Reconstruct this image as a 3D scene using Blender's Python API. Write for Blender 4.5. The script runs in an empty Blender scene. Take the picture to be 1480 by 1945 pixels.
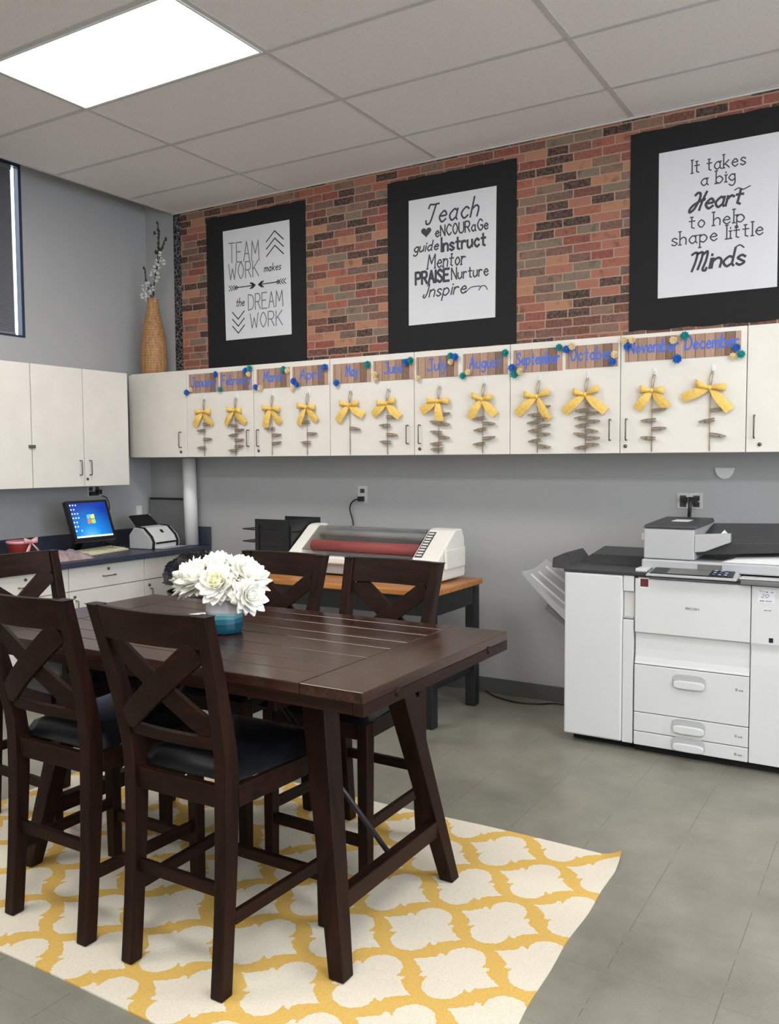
import bpy, bmesh, math, random
from mathutils import Vector, Matrix
from math import sin, cos, pi, radians, sqrt
random.seed(7)
C = bpy.context.scene.collection
sc = bpy.context.scene
# ---------------------------------------------------------------- camera
cam = bpy.data.cameras.new('camera'); co = bpy.data.objects.new('camera', cam); C.objects.link(co); sc.camera = co
yaw, pitch, roll = 0.5438, -0.0602, -0.0056
F = Vector((-sin(yaw)*cos(pitch), cos(yaw)*cos(pitch), sin(pitch)))
R0 = Vector((cos(yaw), sin(yaw), 0)); U0 = R0.cross(F)
Rr = cos(roll)*R0 + sin(roll)*U0; Ur = -sin(roll)*R0 + cos(roll)*U0
co.matrix_world = Matrix(((Rr.x, Ur.x, -F.x, 5.1221), (Rr.y, Ur.y, -F.y, -4.8447), (Rr.z, Ur.z, -F.z, 1.4422), (0, 0, 0, 1)))
cam.sensor_fit = 'VERTICAL'; cam.sensor_height = 24; cam.lens = 1639.284/1945*24; cam.clip_start = .05
# ---------------------------------------------------------------- world, exposure
LAMP = 18.8          # ceiling panel brightness
SKY = 5.8
sc.view_settings.view_transform = 'Standard'; sc.view_settings.look = 'None'
sc.view_settings.exposure = 0.0; sc.view_settings.gamma = 1; sc.view_settings.use_curve_mapping = False
w = bpy.data.worlds.new('daylight'); sc.world = w; w.use_nodes = True
w.node_tree.nodes['Background'].inputs[0].default_value = (.80, .89, 1, 1)
w.node_tree.nodes['Background'].inputs[1].default_value = SKY
# ---------------------------------------------------------------- materials
def lin(c):
    c = c/255
    return c/12.92 if c <= .04045 else ((c+.055)/1.055)**2.4
def rgb(r, g, b): return (lin(r), lin(g), lin(b), 1)
class NT:
    def __init__(s, name):
        s.m = bpy.data.materials.new(name); s.m.use_nodes = True; s.t = s.m.node_tree; s.n = s.t.nodes; s.l = s.t.links
        s.b = s.n['Principled BSDF']
    def node(s, typ, ins=None, **kw):
        n = s.n.new(typ)
        for k, v in kw.items(): setattr(n, k, v)
        for k, v in (ins or {}).items(): s.set(n, k, v)
        return n
    def set(s, n, k, v):
        if isinstance(v, bpy.types.NodeSocket): s.l.new(v, n.inputs[k])
        else: n.inputs[k].default_value = v
    def math(s, op, a, b=None, c=None):
        n = s.n.new('ShaderNodeMath'); n.operation = op
        for i, v in enumerate((a, b, c)):
            if v is not None: s.set(n, i, v)
        return n.outputs[0]
    def coord(s, kind='Object', scale=(1, 1, 1)):
        t = s.n.new('ShaderNodeTexCoord'); mp = s.node('ShaderNodeMapping'); s.l.new(t.outputs[kind], mp.inputs[0]); mp.inputs['Scale'].default_value = scale
        return mp.outputs[0]
    def noise(s, vec, scale, detail=4, rough=.5):
        return s.node('ShaderNodeTexNoise', {'Vector': vec, 'Scale': scale, 'Detail': detail, 'Roughness': rough}).outputs[0]
    def ramp(s, fac, stops, interp='LINEAR'):
        n = s.n.new('ShaderNodeValToRGB'); s.l.new(fac, n.inputs[0]); r = n.color_ramp; r.interpolation = interp
        while len(r.elements) < len(stops): r.elements.new(.5)
        for e, (p, c) in zip(r.elements, stops): e.position = p; e.color = c
        return n.outputs[0]
    def mix(s, f, a, b, mode='MIX'):
        n = s.n.new('ShaderNodeMix'); n.data_type = 'RGBA'; n.blend_type = mode
        s.set(n, 0, f); s.set(n, 6, a); s.set(n, 7, b); return n.outputs[2]
    def bump(s, h, strength=.2, dist=.002):
        n = s.node('ShaderNodeBump', {'Height': h, 'Strength': strength, 'Distance': dist}); s.l.new(n.outputs[0], s.b.inputs['Normal'])
def mat(name, c, rough=.5, var=.08, scale=12, metal=0, bump=0, spec=.5, coat=0, stretch=(1, 1, 1)):
    t = NT(name); v = t.coord('Object', stretch); n = t.noise(v, scale)
    col = rgb(*c); lo = tuple(x*(1-var) for x in col[:3])+(1,); hi = tuple(min(1, x*(1+var)) for x in col[:3])+(1,)
    t.set(t.b, 'Base Color', t.ramp(n, [(.3, lo), (.7, hi)]))
    t.b.inputs['Roughness'].default_value = rough; t.b.inputs['Metallic'].default_value = metal
    t.b.inputs['Specular IOR Level'].default_value = spec
    t.b.inputs['Coat Weight'].default_value = coat; t.b.inputs['Coat Roughness'].default_value = .12
    if bump: t.bump(n, bump)
    return t.m
def wood(name, c1, c2, axis=0, rough=.35, gs=1.0, spec=.5):
    t = NT(name); s = [26, 26, 26]; s[axis] = 1.6
    v = t.coord('Object', tuple(x*gs for x in s)); n = t.noise(v, 1.6, 6, .65)
    v2 = t.coord('Object', (3, 3, 3)); n2 = t.noise(v2, 1.2, 2)
    f = t.math('ADD', t.math('MULTIPLY', n, .75), t.math('MULTIPLY', n2, .25))
    t.set(t.b, 'Base Color', t.ramp(f, [(.36, rgb(*c1)), (.64, rgb(*c2))]))
    t.b.inputs['Specular IOR Level'].default_value = spec
    t.set(t.b, 'Roughness', t.math('ADD', t.math('MULTIPLY', n, .18), rough-.09)); t.bump(n, .12, .001)
    return t.m
def emit(name, c, s):
    t = NT(name); t.b.inputs['Base Color'].default_value = rgb(*c); t.b.inputs['Emission Color'].default_value = rgb(*c); t.b.inputs['Emission Strength'].default_value = s
    return t.m
M = {}
M['wall'] = mat('painted_wall', (172, 172, 172), .38, .025, 3, spec=.45)
M['wallplain'] = mat('painted_wall_far', (228, 227, 224), .6, .02, 3)
M['white'] = mat('white_plastic', (226, 226, 224), .38, .02)
M['copier'] = mat('copier_white', (213, 213, 212), .35, .015, 5)
M['copier_grey'] = mat('copier_light_grey', (180, 181, 182), .42, .02, 5)
M['black'] = mat('black_plastic', (22, 22, 24), .38, .1)
M['dkgrey'] = mat('dark_grey_plastic', (58, 58, 60), .42, .08)
M['midgrey'] = mat('mid_grey', (108, 108, 106), .5, .06)
M['dark'] = mat('recess_dark', (10, 10, 10), .8, .1)
M['paper'] = mat('white_paper', (222, 222, 226), .75, .015, 8)
M['blackpaper'] = mat('black_paper', (17, 18, 20), .8, .12, 5)
M['ink'] = mat('grey_ink', (66, 66, 72), .7, .1)
M['inklight'] = mat('pencil_grey_ink', (104, 104, 110), .7, .1)
M['inkblack'] = mat('black_ink', (34, 34, 40), .7, .1)
M['bluebell'] = mat('blue_lettering', (74, 110, 205), .55, .12)
M['laminate'] = mat('cream_laminate', (226, 221, 212), .42, .03, 6)
M['lamedge'] = mat('laminate_edge', (118, 110, 100), .6, .08)
M['chrome'] = mat('brushed_metal', (206, 203, 196), .35, .1, metal=.0)
M['dkmetal'] = mat('dark_metal', (104, 98, 92), .4, .1, metal=.5)
M['counter'] = mat('blue_laminate', (54, 60, 75), .35, .1, 40)
M['leather'] = mat('black_vinyl', (16, 17, 20), .3, .25, 30, bump=.15)
M['base'] = mat('vinyl_baseboard', (84, 84, 82), .5, .06)
M['yellow'] = mat('yellow_ribbon', (236, 196, 102), .6, .12, 60)
M['twine'] = mat('jute_twine', (176, 158, 134), .85, .2, 80)
M['pin'] = mat('dark_clothespin_wood', (136, 120, 100), .75, .25, 60)
M['cream'] = mat('cream_paper', (240, 222, 176), .7, .1, 60)
M['blue'] = mat('blue_paper', (52, 118, 206), .6, .15, 60)
M['teal'] = mat('teal_paper', (40, 158, 158), .6, .15, 60)
M['petal'] = mat('white_petal', (251, 250, 240), .55, .03, 20)
M['petal2'] = mat('cream_petal', (250, 249, 214), .55, .04, 20)
M['stem'] = mat('brown_stem', (62, 54, 46), .8, .2, 40)
M['bud'] = mat('dark_bud', (60, 58, 52), .8, .2, 40)
M['blossom'] = mat('blossom_white', (214, 214, 208), .7, .06, 40)
M['red'] = mat('red_roller', (206, 96, 94), .4, .08, 20)
M['redpot'] = mat('red_bucket', (150, 52, 50), .35, .1, 10)
M['pink'] = mat('pink_ribbon', (232, 168, 172), .5, .08, 20)
M['ivory'] = mat('ivory_plastic', (214, 208, 176), .5, .05, 20)
M['pinkwrap'] = mat('pinkish_wrap', (158, 138, 140), .25, .3, 22, bump=.5, spec=.8)
M['bagblack'] = mat('black_bag_film', (14, 15, 17), .22, .3, 16, spec=.8)
M['boardgrey'] = mat('grey_board', (112, 112, 112), .6, .05, 10)
M['lamwhite'] = mat('laminator_cream', (230, 227, 217), .42, .02)
M['maroon'] = mat('maroon_sticker', (96, 40, 44), .5, .2)
M['blackwood'] = wood('black_painted_wood', (16, 18, 20), (30, 32, 34), 2, .4)
M['honey'] = wood('honey_oak', (150, 94, 44), (196, 134, 72), 0, .38)
for i, ax in enumerate('xyz'): M['esp'+ax] = wood('espresso_wood_'+ax, (16, 7, 4), (43, 21, 13), i, .48, 1.0, .16)
M['top'] = wood('espresso_table_top', (30, 15, 9), (66, 40, 28), 0, .24, .8, .42)
M['topy'] = wood('espresso_table_end', (30, 15, 9), (66, 40, 28), 1, .24, .8, .42)
# glass
t = NT('clear_cover'); t.b.inputs['Base Color'].default_value = (.8, .82, .82, 1); t.b.inputs['Transmission Weight'].default_value = 1; t.b.inputs['Roughness'].default_value = .08; t.b.inputs['IOR'].default_value = 1.3; M['glass'] = t.m
# rattan
t = NT('woven_rattan'); v = t.coord('Object'); wv = t.node('ShaderNodeTexWave', {'Vector': v, 'Scale': 26., 'Distortion': 1.2, 'Detail': 1.}, bands_direction='Z'); n = t.noise(t.coord('Object', (60, 60, 12)), 1.5)
f = t.math('ADD', t.math('MULTIPLY', wv.outputs[1], .4), t.math('MULTIPLY', n, .6))
t.set(t.b, 'Base Color', t.ramp(f, [(.25, rgb(104, 70, 42)), (.7, rgb(206, 156, 104))])); t.b.inputs['Roughness'].default_value = .6; t.bump(f, .5, .004); M['rattan'] = t.m
# vase glaze: bands by height
t = NT('layered_glaze'); tc = t.n.new('ShaderNodeTexCoord'); sx = t.n.new('ShaderNodeSeparateXYZ'); t.l.new(tc.outputs['Object'], sx.inputs[0])
nn = t.noise(t.coord('Object'), 14, 2); h = t.math('ADD', t.math('DIVIDE', sx.outputs[2], .14), t.math('MULTIPLY', t.math('SUBTRACT', nn, .5), .14))
t.set(t.b, 'Base Color', t.ramp(h, [(0, rgb(16, 70, 88)), (.27, rgb(36, 104, 120)), (.38, rgb(94, 150, 160)), (.47, rgb(154, 188, 192)), (.53, rgb(218, 214, 214))], 'CONSTANT')); t.b.inputs['Roughness'].default_value = .2; M['glaze'] = t.m
# ceiling tile
t = NT('ceiling_tile'); v = t.coord('Object'); n = t.noise(v, 90, 3, .7); n2 = t.noise(v, 420, 2, .8)
f = t.math('ADD', t.math('MULTIPLY', n, .5), t.math('MULTIPLY', n2, .5))
t.set(t.b, 'Base Color', t.ramp(f, [(.36, rgb(196, 189, 184)), (.46, rgb(226, 220, 215))])); t.b.inputs['Roughness'].default_value = .9; t.bump(f, .3, .001); M['tile'] = t.m
M['tbar'] = mat('ceiling_grid_metal', (190, 186, 182), .5, .03)
# floor
t = NT('vinyl_floor_tile'); v = t.coord('Object'); n = t.noise(v, 1.7, 5, .6); n3 = t.noise(v, 5.5, 6, .65); n2 = t.noise(v, 160, 2, .7)
f = t.math('ADD', t.math('ADD', t.math('MULTIPLY', n, .45), t.math('MULTIPLY', n3, .35)), t.math('MULTIPLY', n2, .2))
base = t.ramp(f, [(.36, rgb(110, 107, 96)), (.64, rgb(146, 142, 129))])
sx = t.n.new('ShaderNodeSeparateXYZ'); t.l.new(v, sx.inputs[0])
def seam(o, off):
    a = t.math('ABSOLUTE', t.math('SUBTRACT', t.math('FRACT', t.math('DIVIDE', t.math('ADD', o, off), .3048)), .5))
    return t.math('GREATER_THAN', a, .4955)
sm = t.math('MULTIPLY', t.math('MAXIMUM', seam(sx.outputs[0], 1.066), t.math('MULTIPLY', seam(sx.outputs[1], 1.), .45)), t.math('MULTIPLY', t.math('GREATER_THAN', n3, .46), .55))
t.set(t.b, 'Base Color', t.mix(sm, base, rgb(58, 57, 54))); t.set(t.b, 'Roughness', t.math('ADD', t.math('MULTIPLY', n, .25), .22)); t.b.inputs['Specular IOR Level'].default_value = .45; t.bump(n2, .05, .001); M['floor'] = t.m
# brick-print paper
t = NT('brick_print'); tc = t.n.new('ShaderNodeTexCoord'); sp = t.n.new('ShaderNodeSeparateXYZ'); t.l.new(tc.outputs['Object'], sp.inputs[0])
cb = t.n.new('ShaderNodeCombineXYZ')
nz = t.node('ShaderNodeTexNoise', {'Vector': tc.outputs['Object'], 'Scale': 22., 'Detail': 3.})
t.set(cb, 0, t.math('ADD', sp.outputs[0], t.math('MULTIPLY', t.math('SUBTRACT', nz.outputs[0], .5), .009)))
t.set(cb, 1, t.math('ADD', sp.outputs[2], t.math('MULTIPLY', t.math('SUBTRACT', nz.outputs[0], .5), .010)))
def brick(c1, c2, cm, off=.5):
    return t.node('ShaderNodeTexBrick', {'Vector': cb.outputs[0], 'Color1': c1, 'Color2': c2, 'Mortar': cm, 'Scale': 1., 'Mortar Size': .0042, 'Mortar Smooth': .35, 'Bias': 0., 'Brick Width': .166, 'Row Height': .0515}, offset=.63, offset_frequency=2, squash=.8, squash_frequency=3)
bk = brick((0, 0, 0, 1), (1, 1, 1, 1), (.5, .5, .5, 1))
cols = [(0, (104, 62, 54)), (.07, (50, 38, 36)), (.16, (142, 82, 68)), (.25, (124, 100, 86)), (.34, (156, 90, 72)), (.42, (112, 78, 72)), (.50, (42, 33, 33)), (.57, (176, 124, 94)), (.65, (118, 108, 94)), (.72, (136, 68, 62)), (.79, (104, 84, 76)), (.86, (164, 104, 86)), (.93, (58, 45, 42))]
bc = t.ramp(bk.outputs[0], [(p, rgb(*c)) for p, c in cols], 'CONSTANT')
n1 = t.noise(tc.outputs['Object'], 60, 5, .7); n2 = t.noise(tc.outputs['Object'], 16, 3, .6)
bc = t.mix(t.ramp(n1, [(.42, (0, 0, 0, 1)), (.7, (.55, .55, .55, 1))]), bc, rgb(160, 120, 96))
bc = t.mix(t.ramp(n2, [(.55, (0, 0, 0, 1)), (.7, (.5, .5, .5, 1))]), bc, rgb(66, 50, 46))
t.set(t.b, 'Base Color', t.mix(bk.outputs[1], bc, rgb(172, 142, 122))); t.b.inputs['Roughness'].default_value = .7; M['brick'] = t.m
# weathered planks on the month signs (vertical)
t = NT('printed_planks'); tc = t.n.new('ShaderNodeTexCoord'); sp = t.n.new('ShaderNodeSeparateXYZ'); t.l.new(tc.outputs['Object'], sp.inputs[0])
u = t.math('DIVIDE', t.math('ADD', sp.outputs[0], .5), .047); cell = t.math('FLOOR', u)
wn = t.node('ShaderNodeTexWhiteNoise', {'W': cell}, noise_dimensions='1D'); g = t.noise(t.coord('Object', (110, 10, 7)), 2, 4, .7)
pc = t.ramp(t.math('ADD', t.math('MULTIPLY', wn.outputs[0], .45), t.math('MULTIPLY', g, .55)), [(.3, rgb(120, 92, 76)), (.5, rgb(166, 132, 112)), (.75, rgb(196, 162, 140))])
ed = t.math('GREATER_THAN', t.math('ABSOLUTE', t.math('SUBTRACT', t.math('FRACT', u), .5)), .465)
t.set(t.b, 'Base Color', t.mix(t.math('MULTIPLY', ed, .75), pc, rgb(48, 34, 30))); t.b.inputs['Roughness'].default_value = .55; M['planks'] = t.m
# rug: quatrefoil trellis
t = NT('woven_trellis'); tc = t.n.new('ShaderNodeTexCoord'); sp = t.n.new('ShaderNodeSeparateXYZ'); t.l.new(tc.outputs['Object'], sp.inputs[0])
PX, PY = .379, .306
jit = t.node('ShaderNodeTexNoise', {'Vector': tc.outputs['Object'], 'Scale': 75., 'Detail': 1.}); jt = t.math('MULTIPLY', t.math('SUBTRACT', jit.outputs[0], .5), .009)
def lat(ox, oy):
    ax = t.math('ABSOLUTE', t.math('MULTIPLY', t.math('SUBTRACT', t.math('FRACT', t.math('ADD', t.math('DIVIDE', t.math('SUBTRACT', sp.outputs[0], ox), PX), .5)), .5), PX))
    ay = t.math('ABSOLUTE', t.math('MULTIPLY', t.math('SUBTRACT', t.math('FRACT', t.math('ADD', t.math('DIVIDE', t.math('SUBTRACT', sp.outputs[1], oy), PY), .5)), .5), PY))
    ax = t.math('ADD', ax, jt); ay = t.math('ADD', ay, jt)
    d = t.math('SQRT', t.math('ADD', t.math('MULTIPLY', ax, ax), t.math('POWER', t.math('SUBTRACT', ay, .073), 2.)))
    lobe = t.math('LESS_THAN', d, .058)
    core = t.math('MULTIPLY', t.math('LESS_THAN', ax, .079), t.math('LESS_THAN', ay, t.math('ADD', .057, t.math('MULTIPLY', t.math('GREATER_THAN', ax, .064), .006))))
    s = t.math('DIVIDE', t.math('SUBTRACT', ax, .076), .058)
    lim = t.math('MULTIPLY', t.math('SUBTRACT', 1., t.math('POWER', t.math('MAXIMUM', s, .0), .75)), .050)
    wing = t.math('MULTIPLY', t.math('LESS_THAN', ay, lim), t.math('LESS_THAN', ax, .134))
    return t.math('MAXIMUM', t.math('MAXIMUM', lobe, core), wing)
RX, RY = 1.85, -3.34
m = t.math('MAXIMUM', lat(3.872, -1.986), lat(3.872-PX/2, -1.986-PY/2))
fb = t.noise(t.coord('Object', (1, 1, 1)), 260, 2, .7)
wc = t.ramp(fb, [(.3, rgb(212, 202, 182)), (.7, rgb(230, 221, 203))]); yc = t.ramp(fb, [(.3, rgb(204, 164, 84)), (.7, rgb(222, 184, 104))])
t.set(t.b, 'Base Color', t.mix(m, yc, wc)); t.b.inputs['Roughness'].default_value = .95; t.b.inputs['Specular IOR Level'].default_value = .1; t.bump(fb, .5, .002); M['rug'] = t.m
# border strip
t = NT('chalk_border'); tc = t.n.new('ShaderNodeTexCoord'); vo = t.node('ShaderNodeTexVoronoi', {'Vector': tc.outputs['Object'], 'Scale': 34.}, feature='DISTANCE_TO_EDGE')
t.set(t.b, 'Base Color', t.mix(t.math('MULTIPLY', t.math('LESS_THAN', vo.outputs[0], .05), .55), rgb(26, 25, 28), rgb(168, 164, 166))); t.b.inputs['Roughness'].default_value = .6; M['border'] = t.m
# screen
t = NT('monitor_picture'); tc = t.n.new('ShaderNodeTexCoord'); sp = t.n.new('ShaderNodeSeparateXYZ'); t.l.new(tc.outputs['Object'], sp.inputs[0])
dd = t.math('SQRT', t.math('ADD', t.math('POWER', t.math('SUBTRACT', sp.outputs[1], -.03), 2.), t.math('POWER', t.math('SUBTRACT', sp.outputs[2], .10), 2.)))
cc = t.ramp(t.math('DIVIDE', dd, .24), [(0, rgb(120, 215, 245)), (.4, rgb(30, 140, 226)), (1, rgb(14, 56, 160))]); t.set(t.b, 'Emission Color', cc); t.b.inputs['Base Color'].default_value = (0, 0, 0, 1)
t.b.inputs['Emission Strength'].default_value = 1.15; t.b.inputs['Roughness'].default_value = .2; M['screen'] = t.m
M['scr_white'] = emit('screen_white', (226, 240, 250), .9)
M['scr_r'] = emit('screen_red', (232, 110, 60), .9); M['scr_g'] = emit('screen_green', (140, 200, 70), .9)
M['scr_b'] = emit('screen_blue', (80, 170, 235), .9); M['scr_y'] = emit('screen_yellow', (250, 214, 70), .9)
M['diffuser'] = emit('lit_diffuser', (255, 253, 250), LAMP)
t = NT('blind_slats'); t.b.inputs['Base Color'].default_value = rgb(124, 124, 130); t.b.inputs['Roughness'].default_value = .6; t.b.inputs['Transmission Weight'].default_value = 0; M['blind'] = t.m
M['frame'] = mat('navy_frame', (44, 54, 76), .4, .1)

# ---------------------------------------------------------------- geometry helpers
class MB:
    def __init__(s): s.v = []; s.f = []; s.mi = []; s.sm = []; s.cur = 0
    def add(s, vs, fs, smooth=False):
        o = len(s.v); s.v += [Vector(v) for v in vs]; s.f += [tuple(o+i for i in f) for f in fs]; s.mi += [s.cur]*len(fs); s.sm += [smooth]*len(fs); return s
    def box(s, x0, x1, y0, y1, z0, z1):
        return s.add([(x, y, z) for x in (x0, x1) for y in (y0, y1) for z in (z0, z1)], [(0, 1, 3, 2), (4, 6, 7, 5), (0, 4, 5, 1), (2, 3, 7, 6), (0, 2, 6, 4), (1, 5, 7, 3)])
    def hexa(s, b, t):   # two quads, same order
        return s.add(list(b)+list(t), [(3, 2, 1, 0), (4, 5, 6, 7), (0, 1, 5, 4), (1, 2, 6, 5), (2, 3, 7, 6), (3, 0, 4, 7)])
    def prism(s, pts, axis, a, b):   # polygon pts (u,v) swept along axis; axis x:(y,z) y:(x,z) z:(x,y)
        n = len(pts); mk = {'x': lambda u, v, w: (w, u, v), 'y': lambda u, v, w: (u, w, v), 'z': lambda u, v, w: (u, v, w)}[axis]
        vs = [mk(u, v, a) for u, v in pts]+[mk(u, v, b) for u, v in pts]
        return s.add(vs, [tuple(range(n))[::-1], tuple(range(n, 2*n))]+[(i, (i+1) % n, n+(i+1) % n, n+i) for i in range(n)])
    def bar(s, p, q, w, h, up=(0, 0, 1)):   # rectangular bar; w sideways, h along up
        p, q = Vector(p), Vector(q); d = (q-p).normalized(); sd = d.cross(Vector(up))
        if sd.length < 1e-5: sd = d.cross(Vector((1, 0, 0)))
        sd.normalize(); u = sd.cross(d); a = sd*w/2; c = u*h/2
        return s.hexa([p-a-c, p+a-c, p+a+c, p-a+c], [q-a-c, q+a-c, q+a+c, q-a+c])
    def tube(s, pts, r, n=8, cap=True):
        pts = [Vector(p) for p in pts]; rs = r if isinstance(r, (list, tuple)) else [r]*len(pts); vs = []; fs = []; pv = None
        for i, p in enumerate(pts):
            d = (pts[min(i+1, len(pts)-1)]-pts[max(i-1, 0)]).normalized()
            if pv is None: pv = d.orthogonal().normalized()
            a = (pv-d*pv.dot(d)).normalized(); pv = a; b = d.cross(a)
            vs += [p+(a*cos(2*pi*k/n)+b*sin(2*pi*k/n))*rs[i] for k in range(n)]
        for i in range(len(pts)-1):
            for k in range(n): fs.append((i*n+k, i*n+(k+1) % n, (i+1)*n+(k+1) % n, (i+1)*n+k))
        if cap: fs += [tuple(range(n))[::-1], tuple(range(len(vs)-n, len(vs)))]
        return s.add(vs, fs, True)
    def lathe(s, prof, c, n=32, cap=True):
        vs = []; fs = []
        for r, z in prof: vs += [(c[0]+r*cos(2*pi*k/n), c[1]+r*sin(2*pi*k/n), c[2]+z) for k in range(n)]
        for i in range(len(prof)-1):
            for k in range(n): fs.append((i*n+k, i*n+(k+1) % n, (i+1)*n+(k+1) % n, (i+1)*n+k))
        if cap: fs += [tuple(range(n))[::-1], tuple(range(len(vs)-n, len(vs)))]
        return s.add(vs, fs, True)
    def disc(s, c, nrm, r, t=.002, n=20):
        c = Vector(c); nrm = Vector(nrm).normalized(); return s.tube([c, c+nrm*t], r, n)
    def ball(s, c, r, n=10, m=7, sz=(1, 1, 1)):
        prof = [(r*sin(pi*i/m), -r*cos(pi*i/m)) for i in range(m+1)]; prof[0] = (r*.02, -r); prof[-1] = (r*.02, r)
        o = len(s.v); s.lathe(prof, (0, 0, 0), n)
        for i in range(o, len(s.v)): v = s.v[i]; s.v[i] = Vector((c[0]+v.x*sz[0], c[1]+v.y*sz[1], c[2]+v.z*sz[2]))
        return s
    def strip(s, rows, smooth=True, thick=0):   # rows: list of lists of points (grid)
        n = len(rows[0]); vs = [p for r in rows for p in r]; fs = [(i*n+j, i*n+j+1, (i+1)*n+j+1, (i+1)*n+j) for i in range(len(rows)-1) for j in range(n-1)]
        return s.add(vs, fs, smooth)
def tag(o, label=None, cat=None, group=None, kind=None):
    if label: o['label'] = label
    if cat: o['category'] = cat
    if group: o['group'] = group
    if kind: o['kind'] = kind
    return o
def build(name, mb, m, parent=None, bevel=0, seg=2, solid=0, smooth=None, sub=0):
    me = bpy.data.meshes.new(name); off = Vector((0, 0, 0)); p = parent
    while p is not None: off += Vector(p.location); p = p.parent
    me.from_pydata([tuple(v-off) for v in mb.v], [], mb.f)
    ms = m if isinstance(m, (list, tuple)) else [m]
    for x in ms: me.materials.append(M[x] if isinstance(x, str) else x)
    for i, pl in enumerate(me.polygons): pl.material_index = mb.mi[i]; pl.use_smooth = mb.sm[i] if smooth is None else smooth
    bm = bmesh.new(); bm.from_mesh(me); bmesh.ops.recalc_face_normals(bm, faces=bm.faces); bm.to_mesh(me); bm.free()
    o = bpy.data.objects.new(name, me); C.objects.link(o)
    if parent is not None: o.parent = parent
    if solid: md = o.modifiers.new('solid', 'SOLIDIFY'); md.thickness = solid; md.offset = 0
    if bevel:
        md = o.modifiers.new('bevel', 'BEVEL'); md.width = bevel; md.segments = seg; md.limit_method = 'ANGLE'; md.angle_limit = radians(40)
    if sub: md = o.modifiers.new('sub', 'SUBSURF'); md.levels = sub; md.render_levels = sub
    return o
def thing(name, loc, label, cat, group=None):
    o = bpy.data.objects.new(name, None); C.objects.link(o); o.location = loc; o.empty_display_size = .05
    return tag(o, label, cat, group)
def solo(name, loc, mb, m, label, cat, group=None, **kw):   # a thing that is one mesh, with its origin at loc
    mb.v = [v-Vector(loc) for v in mb.v]; o = build(name, mb, m, None, **kw); o.location = loc; return tag(o, label, cat, group)
def struct(name, mb, m, parent=None, **kw):
    o = build(name, mb, m, parent, **kw)
    if parent is None: o['kind'] = 'structure'
    return o
def copy_tree(o, parent=None):
    c = o.copy(); C.objects.link(c)
    if parent is not None: c.parent = parent
    for ch in list(o.children): copy_tree(ch, c)
    return c
def catmull(p, n=6):
    out = []; P = [p[0]]+list(p)+[p[-1]]
    if p[0] == p[-1]: P = [p[-2]]+list(p)+[p[1]]
    for i in range(1, len(P)-2):
        for k in range(n):
            t = k/n; a, b, c, d = P[i-1], P[i], P[i+1], P[i+2]
            out.append(tuple(.5*((2*b[j])+(-a[j]+c[j])*t+(2*a[j]-5*b[j]+4*c[j]-d[j])*t*t+(-a[j]+3*b[j]-3*c[j]+d[j])*t**3) for j in range(len(b))))
    out.append(tuple(p[-1])); return out
GL = {
'A': "0,0 30,100 60,0|12,38 48,38", 'C': "~58,80 30,100 2,50 30,0 58,20", 'D': "0,0 0,100|~0,100 45,90 60,50 45,10 0,0", 'E': "55,100 0,100 0,0 55,0|0,52 42,52",
'F': "55,100 0,100 0,0|0,52 42,52", 'G': "~58,82 30,100 2,50 30,0 58,15 58,45|58,45 35,45", 'H': "0,0 0,100|55,0 55,100|0,52 55,52", 'I': "0,0 0,100", 'J': "~45,100 45,20 25,-2 0,15|15,100 60,100",
'K': "0,0 0,100|55,100 0,45|15,58 58,0", 'M': "0,0 8,100 38,35 68,100 76,0", 'N': "0,0 0,100 55,0 55,100", 'O': "~30,100 2,50 30,0 58,50 30,100", 'P': "0,0 0,100|~0,100 40,98 52,75 40,50 0,50",
'R': "0,0 0,100|~0,100 40,98 52,75 40,50 0,50|25,50 55,0", 'S': "~52,85 28,100 5,78 28,52 52,25 28,0 0,15", 'T': "0,100 60,100|30,100 30,0", 'U': "~0,100 0,25 28,0 55,25 55,100", 'W': "0,100 18,0 38,70 58,0 76,100",
'a': "~45,45 25,55 3,28 22,0 45,15|46,55 45,12 54,0", 'b': "0,100 0,0|~0,42 25,55 46,28 25,0 0,12", 'c': "~44,45 24,55 3,28 24,0 45,12", 'd': "~45,45 25,55 3,28 22,0 45,15|46,100 45,12 54,0",
'e': "~4,30 44,33 26,55 3,28 24,0 46,12", 'g': "~44,45 24,55 3,30 24,5 44,18|~44,55 45,-15 25,-35 4,-22", 'h': "0,100 0,0|~0,38 22,55 40,40 40,0", 'i': "5,55 5,0|5,73 5,80",
'k': "0,100 0,0|38,55 0,20|12,30 42,0", 'l': "5,100 5,0", 'm': "0,55 0,0|~0,38 18,55 32,40 32,0|~32,38 50,55 64,40 64,0", 'n': "0,55 0,0|~0,38 22,55 40,40 40,0", 'o': "~24,55 3,28 24,0 45,28 24,55",
'p': "0,55 0,-38|~0,42 25,55 46,28 25,0 0,12", 'r': "0,55 0,0|~0,35 18,54 35,48", 's': "~38,45 20,55 4,42 20,28 38,13 20,0 2,10", 't': "18,85 18,8 34,0|2,55 38,55", 'u': "~0,55 0,15 18,0 40,18|41,55 41,5",
'v': "0,55 20,0 40,55", 'y': "0,55 22,5|44,55 18,-35 2,-35", '0': "~30,100 2,50 30,0 58,50 30,100", '3': "~5,90 30,100 50,75 25,52 52,25 28,0 2,12", ' ': "",
'1': "10,80 25,100 25,0", '2': "~2,80 25,100 50,78 30,40 0,0|0,0 52,0"}
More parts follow.
